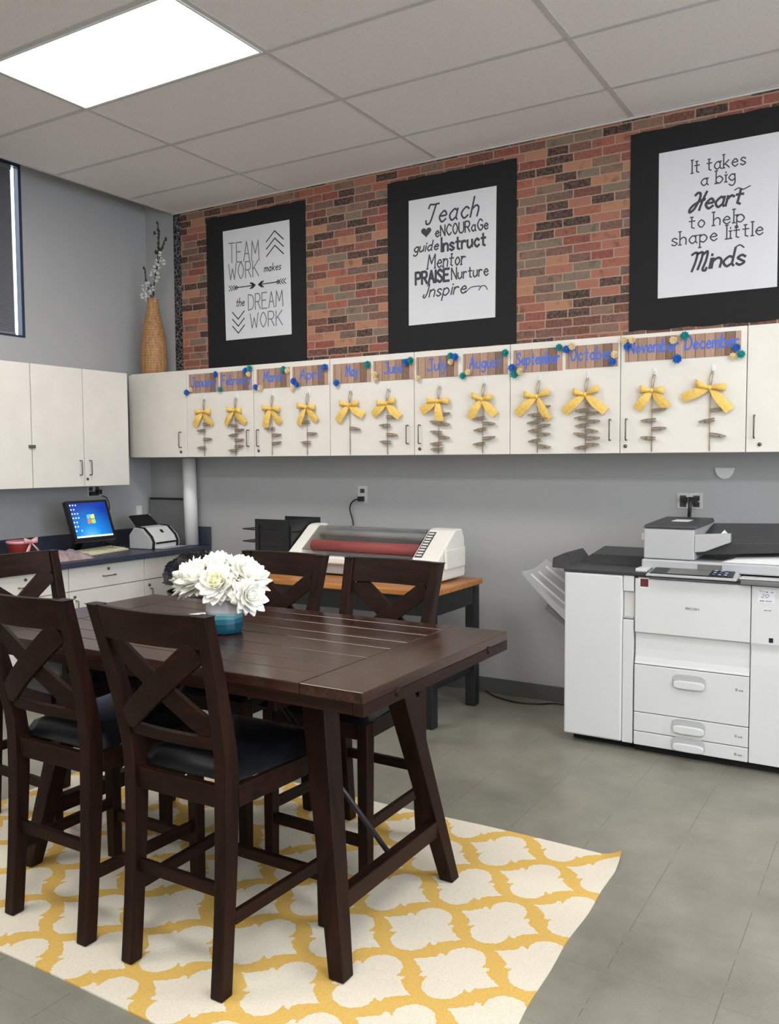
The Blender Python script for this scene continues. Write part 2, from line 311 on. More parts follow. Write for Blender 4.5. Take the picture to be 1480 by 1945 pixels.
SCRIPT = {'T': "~2,80 8,98 35,96 62,98|~45,98 38,50 28,5 8,0 0,18", 'H': "~0,88 12,100 28,92 30,60 14,10 -8,-8 -12,10 8,35 60,62|~62,100 50,50 44,-2|~30,50 50,52 60,55", 'M': "~-12,90 2,100 14,92 12,40 4,-8|~14,92 38,98 40,60 32,0|~40,80 62,100 64,50 56,-2 70,-10 74,4",
'I': "~10,90 25,100 22,40 8,0 -8,6 -4,22", 'J': "~5,92 30,100 34,40 18,-10 0,0", 'A': "~0,0 22,60 32,100 38,50 44,0|8,38 44,42"}
def ribbon(mb, pts, w, O, X, Z, nrm):
    for i in range(len(pts)-1):
        a, b = Vector(pts[i]), Vector(pts[i+1]); d = b-a
        if d.length < 1e-7: continue
        d.normalize(); q = Vector((-d.y, d.x))*w/2; e = d*w*.35
        k = X.cross(Z)*(.00004*((len(mb.f)*5) % 11)); mb.add([O+k+X*v[0]+Z*v[1] for v in (a-e-q, b+e-q, b+e+q, a-e+q)], [(0, 1, 2, 3)])
def write(mb, text, x0, x1, z0, h, y=0, th=.006, shear=0, serif=0, gap=18, script=False, O=None, X=None, Z=None, z1=None, n=5):
    if O is None: O = Vector((0, y, 0)); X = Vector((1, 0, 0)); Z = Vector((0, 0, 1))
    lines = []; cx = 0
    for ch in text:
        g = (SCRIPT.get(ch) if script else None) or GL[ch]; mx = 0
        if ch == ' ': cx += 38; continue
        for st in g.split('|'):
            sm = st[0] == '~'; p = [tuple(float(q) for q in k.split(',')) for k in st.lstrip('~').split()]
            mx = max(mx, max(k[0] for k in p))
            if serif and not sm:
                for e, f in ((0, 1), (-1, -2)):
                    if abs(p[e][0]-p[f][0]) < 9 and abs(p[e][1]-p[f][1]) > 20: lines.append([(cx+p[e][0]-serif, p[e][1]), (cx+p[e][0]+serif, p[e][1])])
            if sm: p = catmull(p, n)
            lines.append([(cx+k[0], k[1]) for k in p])
        cx += mx+gap
    W = cx-gap; sx = (x1-x0)/W; sz = h/100; dz = ((z1-z0) if z1 is not None else 0)
    for l in lines: ribbon(mb, [(x0+k[0]*sx+k[1]*sz*shear, z0+k[1]*sz+dz*k[0]/W) for k in l], th, O, X, Z, None)
def strokes(mb, pts, th, y, smooth=False):
    ribbon(mb, catmull(pts) if smooth else pts, th, Vector((0, y, 0)), Vector((1, 0, 0)), Vector((0, 0, 1)), None)
# ---------------------------------------------------------------- room shell
H = 3.309; XC = .293; RXX = 8.2; FY = -8.2; TOP = 3.62
m = MB(); m.box(-.15, RXX+.15, FY-.15, .15, -.06, 0); struct('floor', m, 'floor')
m = MB(); m.box(-.15, RXX+.15, 0, .15, 0, TOP+.1); struct('wall_back', m, 'wall')
# left wall with the window opening Y -3.4..-1.095, z 2.275..3.42
m = MB(); wy0, wy1, wz0, wz1 = -3.4, -1.095, 2.275, 3.42
m.box(-.045, 0, FY-.15, wy0, 0, TOP+.1); m.box(-.045, 0, wy1, 0, 0, TOP+.1); m.box(-.045, 0, wy0, wy1, 0, wz0); m.box(-.045, 0, wy0, wy1, wz1, TOP+.1); struct('wall_left', m, 'wall')
# right wall with a wide daylight window
m = MB(); a0, a1, b0, b1 = -6.6, -.9, .85, 2.95
m.box(RXX, RXX+.15, FY-.15, a0, 0, TOP+.1); m.box(RXX, RXX+.15, a1, 0, 0, TOP+.1); m.box(RXX, RXX+.15, a0, a1, 0, b0); m.box(RXX, RXX+.15, a0, a1, b1, TOP+.1); struct('wall_right', m, 'wallplain')
m = MB(); m.box(0, RXX, FY-.15, FY, 0, TOP+.1); struct('wall_front', m, 'wallplain')
fr = MB()
for y in (a0, (a0+a1)/2-.03, a1-.06): fr.box(RXX+.03, RXX+.09, y, y+.06, b0, b1)
fr.box(RXX+.03, RXX+.09, a0, a1, b0, b0+.06); fr.box(RXX+.03, RXX+.09, a0, a1, b1-.06, b1); struct('window_2', fr, 'white')
# ceiling with the slot along the window wall
m = MB(); m.box(XC, RXX, FY, 0, H, H+.03); m.box(XC, XC+.02, FY, 0, H+.03, TOP); struct('ceiling', m, 'tile')
m = MB(); m.box(-.15, RXX+.15, FY-.15, .15, TOP, TOP+.05); struct('trim_4', m, 'wallplain')
A0, YB, T4 = 1.3294, -.4331, 1.2192
m = MB(); x = A0
xs = []
while x < RXX: xs.append(x); x += T4
ys = []; y = YB
while y > FY: ys.append(y); y -= T4/2
for x in xs: m.box(x-.012, x+.012, FY, 0, H-.004, H+.001)
for y in ys: m.box(XC, RXX, y-.012, y+.012, H-.0042, H+.0012)
m.box(XC, RXX, -.022, 0, H-.006, H+.002); m.box(XC-.004, XC+.02, FY, 0, H-.006, H+.03); struct('trim_1', m, 'tbar')
m = MB(); m.box(XC, RXX, -.012, -.0005, H-.012, H-.006); struct('trim_2', m, 'white')
m = MB(); m.box(0.6, RXX, -.012, 0, 0, .092); struct('baseboard_back', m, 'base', bevel=.003)
m = MB(); m.box(0, .012, FY, -3.15, 0, .092); struct('baseboard_left', m, 'base')
# window_1: frame, pane, blind
m = MB(); m.box(-.04, .006, wy1-.022, wy1, wz0, wz1); m.box(-.04, .006, wy0, wy0+.022, wz0, wz1); m.box(-.04, .006, wy0+.022, wy1-.022, wz0, wz0+.012); m.box(-.04, .006, wy0+.022, wy1-.022, wz1-.03, wz1)
wf = struct('window_1', m, 'frame')
m = MB(); m.box(-.036, -.033, wy0+.022, wy1-.022, wz0+.012, wz1-.03); build('pane', m, 'glass', wf)
m = MB(); k = wz0+.03
while k < wz1-.05:
    m.hexa([(-.006, wy0+.03, k), (.002, wy0+.03, k-.010), (.002, wy1-.070, k-.010), (-.006, wy1-.070, k)], [(-.005, wy0+.03, k+.0012), (.003, wy0+.03, k-.0088), (.003, wy1-.070, k-.0088), (-.005, wy1-.070, k+.0012)]); k += .0105
m.box(-.012, .003, wy0+.03, wy1-.070, wz0+.013, wz0+.026); m.box(-.015, .003, wy0+.03, wy1-.070, wz1-.06, wz1-.031)
m.box(-.010, -.008, wy0+.03, wy1-.070, wz0+.026, wz1-.06)
tag(solo('window_blind', (-.02, (wy0+wy1)/2, wz0+.02), m, 'blind', 'dark grey horizontal slat blind lowered over the high window on the left wall', 'blind'))
# ceiling lights
spots = [(A0+T4/2, YB-T4*1.25), (A0+T4*3.5, YB-T4*1.25), (A0+T4/2, YB-T4*3.25), (A0+T4*2.5, YB-T4*3.25), (A0+T4*4.5, YB-T4*3.25), (A0+T4*1.5, YB-T4*5.25), (A0+T4*3.5, YB-T4*5.25)]
lab = ['glowing white rectangular ceiling panel over the left end of the dining table', 'lit ceiling panel near the wall above the copier side of the room', 'lit ceiling panel behind the viewer beside the window wall', 'lit ceiling panel just behind the viewer in mid room', 'lit ceiling panel behind the viewer beside the right wall', 'lit ceiling panel by the front wall, window side', 'lit ceiling panel by the front wall, right side']
for i, (x, y) in enumerate(spots):
    if i == 0:
        lt = thing('ceiling_light', (x, y, H), lab[0], 'light', 'flat ceiling light panels')
        m = MB(); hx, hy = T4/2-.012, T4/4-.012
        for (p, q, r, s) in ((-hx, hx, -hy, -hy+.012), (-hx, hx, hy-.012, hy), (-hx, -hx+.012, -hy+.012, hy-.012), (hx-.012, hx, -hy+.012, hy-.012)): m.box(x+p, x+q, y+r, y+s, H-.009, H-.0003)
        build('frame', m, 'white', lt)
        m = MB(); m.box(x-hx+.012, x+hx-.012, y-hy+.012, y+hy-.012, H-.008, H-.0005); build('diffuser', m, 'diffuser', lt)
    else:
        o = copy_tree(lt); o.location = (x, y, H); o['label'] = lab[i]
# ---------------------------------------------------------------- brick paper and border
m = MB(); m.box(XC+.004, RXX-.02, -.0022, -.0003, 2.10, H-.012); solo('brick_wallpaper', (4.2, -.001, 2.1), m, 'brick', 'red and brown brick print paper covering the wall above the cabinets', 'wallpaper')
m = MB(); m.box(XC+.008, .375, -.0048, -.0024, 2.10, H-.013); solo('border_strip', (.335, -.003, 2.1), m, 'border', 'narrow black chalk pattern border strip down the left edge of the brick print', 'border')
# ---------------------------------------------------------------- posters
def poster(loc, bx, px, label, mbs):
    p = thing('wall_poster', (loc, -.004, 2.13), label, 'poster', 'black mounted quote posters over the cabinets')
    m = MB(); (x0, x1, z0, z1) = bx; n = 14
    fr = [(x0+(x1-x0)*i/n, z0+.004*sin(i*1.7)) for i in range(n+1)]+[(x1-(x1-x0)*i/n, z1+.003*sin(i*2.1)) for i in range(n+1)]
    m.prism(fr, 'y', -.0065, -.0036); build('backing', m, 'blackpaper', p)
    m = MB(); m.hexa([(px[0][0], -.008, px[0][1]), (px[1][0], -.008, px[1][1]), (px[2][0], -.008, px[2][1]), (px[3][0], -.008, px[3][1])], [(q[0], -.0067, q[1]) for q in px]); s = build('print', m, 'paper', p)
    build('lettering', mbs[0], mbs[1], s)
    if len(mbs) > 2: build('printed_heart', mbs[2], 'ink', s)
Y = -.0085
L = MB()
L.cur = 0
write(L, 'TEAM', .851, 1.132, 2.873, .138, Y, .007, z1=2.861); write(L, 'WORK', .848, 1.125, 2.75, .112, Y, .007)
write(L, 'DREAM', 1.027, 1.339, 2.518, .11, Y, .007); write(L, 'WORK', 1.042, 1.333, 2.389, .103, Y, .007)
L.cur = 1
write(L, 'makes', 1.175, 1.322, 2.772, .052, Y, .006, shear=.2); write(L, 'the', .909, .987, 2.555, .058, Y, .006, shear=.2)
for k in range(3):
    z = 2.976-.05*k; strokes(L, [(1.198, z), (1.274, z+.067), (1.350, z)], .008, Y)
    z = 2.517-.05*k; strokes(L, [(.876, z), (.93, z-.053), (.988, z)], .008, Y)
for s_, x0 in ((1, .847), (-1, 1.368)):
    z = 2.689
    strokes(L, [(x0+s_*.07, z), (x0+s_*.235, z)], .007, Y)
    for q in (0, .022, .044): strokes(L, [(x0+s_*q, z+.018), (x0+s_*(q+.022), z), (x0+s_*q, z-.018)], .006, Y)
    strokes(L, [(x0+s_*.055, z), (x0+s_*.07, z+.014), (x0+s_*.085, z), (x0+s_*.07, z-.014), (x0+s_*.055, z)], .006, Y)
    for q in (.2, .215): strokes(L, [(x0+s_*q, z+.02), (x0+s_*(q+.03), z), (x0+s_*q, z-.02)], .009, Y)
poster(1.09, (.634, 1.540, 2.112, 3.214), [(.811, 2.320), (1.411, 2.318), (1.403, 3.101), (.796, 3.104)], 'black mounted poster with thin TEAM WORK lettering and arrows, nearest the corner', (L, ['inklight', 'inkblack']))
L = MB()
write(L, 'Teach', 2.472, 2.829, 2.915, .117, Y, .0115, shear=.25, script=True)
n = 20; hp = [(2.4785+.037*(16*sin(2*pi*i/n)**3)/16, 2.868+.036*(13*cos(2*pi*i/n)-5*cos(4*pi*i/n)-2*cos(6*pi*i/n)-cos(8*pi*i/n))/17) for i in range(n)]
HM = MB(); HM.add([(u, Y, v) for u, v in hp], [tuple(range(n))])
write(L, 'eNCOURaGe', 2.543, 2.902, 2.828, .064, Y, .009); write(L, 'guide', 2.387, 2.561, 2.75, .06, Y, .009, shear=.25)
write(L, 'Instruct', 2.587, 2.885, 2.733, .083, Y, .014); write(L, 'Mentor', 2.486, 2.747, 2.638, .085, Y, .009, serif=7, shear=.1)
write(L, 'PRAISE', 2.402, 2.638, 2.550, .073, Y, .016); write(L, 'Nurture', 2.656, 2.903, 2.553, .071, Y, .0085)
write(L, 'Inspire', 2.461, 2.751, 2.463, .079, Y, .009, shear=.25, script=True)
strokes(L, [(2.751, 2.464), (2.79, 2.492), (2.85, 2.492), (2.842, 2.47), (2.86, 2.492), (2.885, 2.49), (2.898, 2.468)], .006, Y, True)
poster(2.64, (2.195, 3.086, 2.130, 3.212), [(2.350, 2.298), (2.950, 2.298), (2.957, 3.073), (2.353, 3.078)], 'black mounted poster reading Teach encourage guide beside a heart, in the middle', (L, ['ink'], HM))
L = MB()
write(L, 'It takes', 4.085, 4.350, 2.950, .068, Y, .0065, serif=9); write(L, 'a big', 4.130, 4.300, 2.877, .064, Y, .0065, serif=9)
write(L, 'Heart', 4.085, 4.33, 2.755, .088, Y, .0125, shear=.25, script=True, gap=10); strokes(L, [(4.30, 2.828), (4.32, 2.836), (4.34, 2.826), (4.375, 2.838)], .006, Y, True)
write(L, 'to help', 4.073, 4.349, 2.662, .069, Y, .0065, serif=9); write(L, 'shape little', 3.983, 4.440, 2.584, .070, Y, .0065, serif=9)
write(L, 'Minds', 4.088, 4.350, 2.444, .088, Y, .0125, shear=.2, script=True, gap=10); strokes(L, [(4.31, 2.536), (4.33, 2.545), (4.35, 2.53)], .007, Y, True)
poster(4.2, (3.757, 4.668, 2.146, 3.214), [(3.914, 2.312), (4.512, 2.312), (4.508, 3.084), (3.911, 3.085)], 'black mounted poster reading It takes a big Heart, partly cut by right edge', (L, ['ink']))
# ---------------------------------------------------------------- upper cabinets
def wire_handle(parent, a, b, out, r=.0038):
    m = MB(); a, b, o = Vector(a), Vector(b), Vector(out)
    m.tube([a, a+o*.9, a+o+(b-a)*.06, b+o-(b-a)*.06, b+o*.9, b], r, 8); return build('handle', m, 'dkmetal', parent)
def lock(parent, c, n):
    m = MB(); m.disc(c, n, .0095, .006, 14); o = build('lock', m, 'dkmetal', parent); m = MB(); m.disc(Vector(c)+Vector(n)*.006, n, .003, .0008, 8); return o
ZT, ZB, DC = 2.0824, 1.4726, .33
def back_cab(x0, doors, label, nohandle=()):
    x1 = doors[-1][1]; cb = thing('wall_cabinet', ((x0+x1)/2, -.16, ZB), label, 'cabinet', 'upper cabinets on the back wall')
    m = MB(); m.box(x0+.001, x1-.001, -DC+.02, -.0025, ZB, ZT-.004); build('body', m, 'laminate', cb)
    for (a, b, hx, lx) in doors:
        m = MB(); m.box(a+.002, b-.002, -DC, -DC+.019, ZB-.002, ZT); d = build('door', m, 'laminate', cb, bevel=.0015, seg=1)
        m = MB(); m.box(a+.0022, b-.0022, -DC+.0005, -DC+.018, ZB-.0035, ZB-.0021); build('edge_band', m, 'lamedge', d)
        if hx: wire_handle(d, (hx, -DC, 1.54), (hx, -DC, 1.648), (0, -.026, 0))
        if lx: lock(d, (lx, -DC, 1.508), (0, -1, 0))
    return cb
D = [.163, .7197, 1.3311, 1.9558, 2.5689, 3.1858, 3.8076, 4.4258, 5.04, 5.66]
back_cab(.12, [(D[0], D[1], .662, .66)], 'cream single door wall cabinet in the corner under the rattan vase')
back_cab(D[1], [(D[1], D[2], 1.287, None), (D[2], D[3], 1.372, 1.372)], 'cream two door wall cabinet carrying the January to April signs')
back_cab(D[3], [(D[3], D[4], 2.527, None), (D[4], D[5], 2.610, 2.607)], 'cream two door wall cabinet carrying the May to August signs')
back_cab(D[5], [(D[5], D[6], 3.758, None), (D[6], D[7], 3.844, 3.838)], 'cream two door wall cabinet carrying the September to December signs')
back_cab(D[7], [(D[7], D[8], 4.465, 4.49), (D[8], D[9], 5.60, None)], 'plain cream wall cabinet at the right edge, without any month sign')
ZT2, ZB2 = 2.066, 1.277
def left_cab(ys, label, hs):
    y0, y1 = ys[0], ys[-1]; cb = thing('wall_cabinet', (.16, (y0+y1)/2, ZB2), label, 'cabinet', 'upper cabinets on the left wall')
    m = MB(); m.box(.0005, DC-.02, y0+.001, y1-.001, ZB2, ZT2-.004); build('body', m, 'laminate', cb)
    for i in range(len(ys)-1):
        m = MB(); m.box(DC-.019, DC, ys[i]+.003, ys[i+1]-.003, ZB2-.002, ZT2); d = build('door', m, 'laminate', cb, bevel=.0015, seg=1)
        if hs[i] is not None: wire_handle(d, (DC, hs[i], 1.352), (DC, hs[i], 1.449), (.026, 0, 0))
    return cb, d
left_cab([-2.89, -2.495, -2.10], 'cream two door wall cabinet at the far window end of left wall', [None, None])
cb, d = left_cab([-2.10, -1.705, -1.308], 'cream two door wall cabinet cut by the left edge, below the window blind', [None, None])
m = MB(); m.box(DC, DC+.012, -1.335, -1.29, 1.53, 1.55); build('latch', m, 'dkmetal', d)
cb, d = left_cab([-1.308, -.9044, -.5129], 'cream two door wall cabinet on the left wall above the monitor', [-.944, -.864]); lock(d, (DC, -.885, 1.325), (1, 0, 0))
# ---------------------------------------------------------------- month signs, hooks, hangers, clothespins, rosettes
MN = ['January', 'February', 'March', 'April', 'May', 'June', 'July', 'August', 'September', 'October', 'November', 'December']
SG = [(.749, 1.024, 2.050, 1.918), (1.038, 1.323, 2.050, 1.918), (1.364, 1.641, 2.050, 1.922), (1.663, 1.946, 2.049, 1.922), (1.983, 2.265, 2.045, 1.923), (2.284, 2.565, 2.046, 1.924), (2.586, 2.861, 2.049, 1.924), (2.895, 3.172, 2.048, 1.920), (3.207, 3.491, 2.047, 1.922), (3.511, 3.794, 2.047, 1.926), (3.832, 4.117, 2.062, 1.944), (4.122, 4.397, 2.061, 1.944)]
GL['F'] = GL['F']; YS = -DC
for i, (x0, x1, zt, zb) in enumerate(SG):
    s = thing('month_sign', ((x0+x1)/2, YS-.001, zb), 'plank print sign with blue %s lettering on the cabinet door' % MN[i], 'sign', 'month name signs on the cabinets')
    m = MB(); m.box(x0, x1, YS-.0032, YS-.0004, zb, zt); build('plank_print', m, 'planks', s)
    L = MB(); wd = min(.25, .036*len(MN[i])-.02); cx = (x0+x1)/2; write(L, MN[i], cx-wd/2, cx+wd/2, zb+.042, .066, YS-.0038, .0085, shear=.05)
    build('lettering', L, 'bluebell', s)
HX = [.9, 1.187, 1.503, 1.792, 2.123, 2.397, 2.749, 3.034, 3.364, 3.637, 3.987, 4.271]
for i, x in enumerate(HX):
    h = thing('adhesive_hook', (x, YS, 1.86), 'small white adhesive hook on the door below the %s sign' % MN[i], 'hook', 'white hooks under the month signs')
    m = MB(); m.box(x-.010, x+.010, YS-.004, YS-.0004, 1.858, 1.905); build('base_plate', m, 'white', h, bevel=.003)
    m = MB(); m.tube([(x, YS-.004, 1.885), (x, YS-.012, 1.872), (x, YS-.016, 1.868), (x, YS-.018, 1.877)], .003, 6); build('hook_arm', m, 'white', h)
def tail(m, c, ang, ln, w, y, drop=.0, curl=0):
    # ribbon tail: from knot c, direction ang (deg from straight down, + = right)
    a = radians(ang); d = Vector((sin(a), 0, -cos(a))); s = Vector((cos(a), 0, sin(a))); rows = []
    for i in range(7):
        t = i/6; ww = w*(.35+.65*min(1, t*2.2))/2; ctr = Vector(c)+d*ln*t+Vector((0, -y*sin(pi*t)*1.2-.004, 0)); notch = .0
        rows.append([ctr-s*ww+Vector((0, -.004*curl, 0)), ctr+Vector((0, -.003, -.0)) , ctr+s*ww+Vector((0, .003*curl, 0))])
    m.strip(rows)
def loop(m, c, side, ln, w, tilt):
    c = Vector(c); rows = []; a = radians(tilt)
    for i in range(13):
        t = 2*pi*i/12; u = ln*(1-cos(t))/2; v = .020*sin(t)*(.4+.6*(1-cos(t))/2); ctr = c+Vector((side*u*cos(a), -.010-v, u*sin(a)))
        ww = w*(.3+.7*(1-cos(t))/2)/2; rows.append([ctr+Vector((0, 0, -ww)), ctr+Vector((0, 0, ww))])
    m.strip(rows)
BW = [(-38, 42), (-40, 48), (-22, 40), (-28, 44), (-40, 58), (-55, 48), (-62, 8), (-35, 42), (-52, 28), (-52, 50), (-38, 42), (-70, 40)]
for i, x in enumerate(HX):
    xb = x-.012; kz = 1.785 if i < 10 else 1.79
    h = thing('ribbon_hanger', (xb, YS-.01, ZB), 'yellow bow on a twine drop hanging under the %s sign' % MN[i], 'hanger', 'yellow bow hangers on the cabinet doors')
    m = MB(); m.tube([(xb-.0005, YS-.006, ZB+.005), (xb, YS-.007, 1.65), (xb, YS-.009, kz)], .0028, 6)
    m.tube([(xb, YS-.010, kz), (xb-.006, YS-.012, kz+.045), (x-.004, YS-.014, 1.874), (x+.004, YS-.014, 1.874), (xb+.010, YS-.012, kz+.045), (xb, YS-.010, kz)], .0026, 6); build('twine', m, 'twine', h)
    c = (xb, YS-.012, kz); big = 1.0+(.12 if i in (8, 9, 11) else 0)
    for sd in (-1, 1):
        m = MB(); loop(m, c, sd, random.uniform(.060, .074)*big, .040, random.uniform(-4, 22)); build('bow_loop', m, 'yellow', h, solid=.0012)
    for k in (0, 1):
        m = MB(); tail(m, c, BW[i][k], random.uniform(.118, .135)*big, .046, .010, curl=random.choice((-1, 1))); build('bow_tail', m, 'yellow', h, solid=.0012, smooth=False)
    m = MB(); m.ball((c[0], c[1]-.012, c[2]), .012, 8, 6, (1, .7, 1.1)); build('bow_knot', m, 'yellow', h)
PINS = [[(.921, 1.696), (.87, 1.654), (.926, 1.594), (.87, 1.535)], [(1.214, 1.72), (1.162, 1.684), (1.216, 1.651), (1.16, 1.617), (1.211, 1.584), (1.211, 1.542), (1.158, 1.513)], [(1.48, 1.654), (1.535, 1.611), (1.534, 1.559)],
[(1.766, 1.69), (1.824, 1.614), (1.774, 1.558)], [(2.155, 1.638)], [(2.422, 1.702), (2.372, 1.653), (2.421, 1.595), (2.376, 1.552)], [(2.777, 1.708), (2.723, 1.663), (2.777, 1.651), (2.725, 1.604), (2.777, 1.573), (2.725, 1.537), (2.728, 1.504)],
[(3.003, 1.677), (3.064, 1.646), (3.008, 1.612), (3.064, 1.565), (3.003, 1.531)], [(3.391, 1.728), (3.339, 1.687), (3.382, 1.663), (3.333, 1.645), (3.392, 1.626), (3.34, 1.601), (3.392, 1.579), (3.34, 1.544), (3.394, 1.512)],
[(3.661, 1.735), (3.608, 1.703), (3.666, 1.686), (3.604, 1.662), (3.668, 1.642), (3.608, 1.622), (3.658, 1.592), (3.6, 1.574), (3.667, 1.554), (3.663, 1.519), (3.605, 1.504)], [(4.011, 1.691), (3.959, 1.638), (4.011, 1.595), (3.958, 1.548)], [(4.3, 1.683), (4.246, 1.628), (4.299, 1.555)]]
m = MB()
for s_ in (-1, 1): m.prism([(-.038, .0085), (-.012, .0095), (.012, .0082), (.038, .0032), (.038, .0006), (.008, .0014), (-.036, .0026)] if s_ > 0 else [(-.036, -.0026), (.008, -.0014), (.038, -.0006), (.038, -.0032), (.012, -.0082), (-.012, -.0095), (-.038, -.0085)], 'y', -.006, .006)
for k in range(3): m.tube([(.004+k*.003, -.0062, -.007), (.004+k*.003, -.0062, .007)], .0012, 6)
ORD = ['topmost', 'second', 'third', 'fourth', 'fifth', 'sixth', 'seventh', 'eighth', 'ninth', 'tenth', 'eleventh']
pin0 = None
for i, l in enumerate(PINS):
    for k, (x, z) in enumerate(l):
        if pin0 is None: pin0 = build('clothespin', m, 'pin'); o = pin0
        else: o = pin0.copy(); C.objects.link(o)
        rt = x > HX[i]-.012
        o.location = (x, YS-.0165, z); o.rotation_euler = (0, random.uniform(-.05, .2) if not rt else pi+random.uniform(-.2, .05), 0) if False else (0, (0 if rt else pi)+random.uniform(-.16, .16), 0)
        tag(o, '%s small wooden clothespin on the %s twine drop' % (('only' if len(l) == 1 else 'lowest' if k == len(l)-1 else ORD[k]), MN[i]), 'clothespin', 'clothespins on the %s hanger' % MN[i])
ROS = [(1.011, 2.039, 'b'), (.736, 1.925, 'b'), (.769, 1.942, 'c'), (1.280, 2.046, 'b'), (1.31, 2.058, 't'), (1.305, 2.022, 'c'), (1.051, 1.932, 't'), (1.364, 1.933, 'b'), (1.401, 1.926, 'c'), (1.599, 2.038, 't'), (1.626, 2.026, 'c'), (1.931, 2.03, 'b'), (1.680, 1.955, 'b'), (1.708, 1.931, 'b'), (1.672, 1.913, 'c'),
(2.019, 1.926, 'b'), (2.248, 2.028, 't'), (2.302, 1.962, 'c'), (2.307, 1.931, 'c'), (2.520, 2.023, 'b'), (2.552, 2.032, 't'), (2.605, 1.923, 'c'), (2.820, 2.043, 't'), (2.85, 2.033, 'b'), (2.821, 2.008, 'c'), (3.163, 2.035, 't'), (2.897, 1.923, 't'), (2.931, 1.942, 'c'), (3.477, 2.044, 't'), (3.205, 1.950, 'b'), (3.218, 1.915, 't'), (3.250, 1.928, 'c'),
(3.516, 2.030, 'b'), (3.548, 2.045, 'c'), (3.778, 1.985, 'c'), (3.77, 1.947, 'b'), (3.828, 2.055, 'c'), (3.869, 2.053, 'c'), (3.846, 2.020, 'b'), (4.1, 1.943, 'b'), (4.133, 2.055, 't'), (4.078, 2.038, 'c'), (4.378, 1.980, 'b'), (4.398, 1.945, 't'), (4.361, 1.938, 'c')]
def rosette(r, nl):
    m = MB()
    for k in range(nl):
        rr = r*(1-.26*k); n = 9; y0 = -.003-.006*k; off = k*.35
        for j in range(n):
            a = 2*pi*j/n+off; b = a+2*pi/n*1.25; mid = (a+b)/2; c = Vector((0, y0+.002, 0))
            p1 = Vector((cos(a)*rr*.75, y0-.004, sin(a)*rr*.75)); p2 = Vector((cos(mid)*rr, y0-.010-.003*k, sin(mid)*rr)); p3 = Vector((cos(b)*rr*.75, y0-.0045, sin(b)*rr*.75))
            m.add([c, p1, p2, p3], [(0, 1, 2, 3)])
    m.ball((0, -.012-.003*nl, 0), r*.2, 8, 6); return m
proto = {}
cn = {'b': 'blue', 't': 'teal', 'c': 'cream'}; cnt = {}
for i, (x, z, c) in enumerate(ROS):
    si = min(range(12), key=lambda k: abs((SG[k][0]+SG[k][1])/2-x)); s = SG[si]; cx, cz = (s[0]+s[1])/2, (s[2]+s[3])/2
    pos = ('upper ' if z > cz else 'lower ')+('right' if x > cx else 'left'); key = (c, pos, si)
    cnt.setdefault(key, []).append((x, z, i))
    if c not in proto: proto[c] = o = build('paper_rosette', rosette(.024, 3), cn[c], solid=.0008)
    else: o = proto[c].copy(); C.objects.link(o)
    sc_ = {'c': .88, 'b': 1.0, 't': 1.0}[c]*random.uniform(.88, 1.08); o.scale = (sc_, sc_, sc_)
    o.location = (x, YS-.0045-(.0035 if i % 2 else 0), z); o.rotation_euler = (random.uniform(-.15, .15), random.uniform(0, 6), random.uniform(-.15, .15))
    tag(o, '%s paper rosette on the %s corner of the %s sign' % (cn[c], pos, MN[si]), 'paper flower', 'paper rosettes on the month signs'); o['_k'] = i
for key, l in cnt.items():
    if len(l) > 1:
        l.sort(key=lambda q: q[1], reverse=True)
        for j, q in enumerate(l):
            o = [o for o in bpy.data.objects if o.get('_k') == q[2]][0]
            o['label'] = '%s %s paper rosette on the %s corner of the %s sign' % (('higher', 'lower')[j] if len(l) == 2 else ORD[j], cn[key[0]], key[1], MN[key[2]])
for o in bpy.data.objects:
    if '_k' in o: del o['_k']
# ---------------------------------------------------------------- rattan vase with blossom branch, on the corner cabinet
vx, vy, vz = .235, -.165, ZT-.004
v = thing('rattan_vase', (vx, vy, vz), 'tall woven rattan bottle vase standing on top of the corner wall cabinet', 'vase')
m = MB(); m.lathe([(.080, 0), (.092, .02), (.097, .12), (.096, .20), (.086, .30), (.070, .38), (.055, .45), (.044, .51), (.039, .555), (.042, .575), (.035, .575), (.033, .50)], (vx, vy, vz), 40); build('woven_body', m, 'rattan', v)
b = thing('blossom_branch', (vx, vy, vz+.55), 'branches with white blossoms and dark buds standing in the rattan vase', 'branch')
stems = [[(0, 0, -.04), (.01, 0, .08), (.045, -.01, .20), (.075, -.01, .33), (.085, -.01, .45), (.080, -.01, .57)], [(.005, 0, -.04), (-.02, .0, .06), (-.045, -.01, .13), (-.06, -.01, .20), (-.075, 0, .26)], [(0, 0, 0), (.03, -.01, .14), (.085, -.02, .27), (.13, -.02, .38), (.155, -.02, .43)]]
m = MB()
for s in stems: m.tube([(vx+p[0], vy+p[1], vz+.55+p[2]) for p in catmull(s, 4)], .0045, 6)
m.tube([(vx+.08, vy-.01, vz+1.04), (vx+.04, vy-.01, vz+1.05)], .003, 5)
m.tube([(vx+.085, vy-.01, vz+.98), (vx+.10, vy-.01, vz+1.06)], .003, 5)
build('stem', m, 'stem', b)
random.seed(3)
bl = [(-.075, .05, .024), (-.035, .03, .026), (-.05, .085, .03), (-.005, .075, .022), (-.075, .115, .024), (-.02, .13, .024), (.02, .10, .02), (.035, .20, .026), (.06, .235, .028), (.085, .185, .03), (.05, .165, .026), (.095, .25, .022), (.07, .285, .024), (.11, .30, .026), (.135, .275, .024), (.115, .335, .022), (-.02, .01, .02), (.03, .015, .02)]
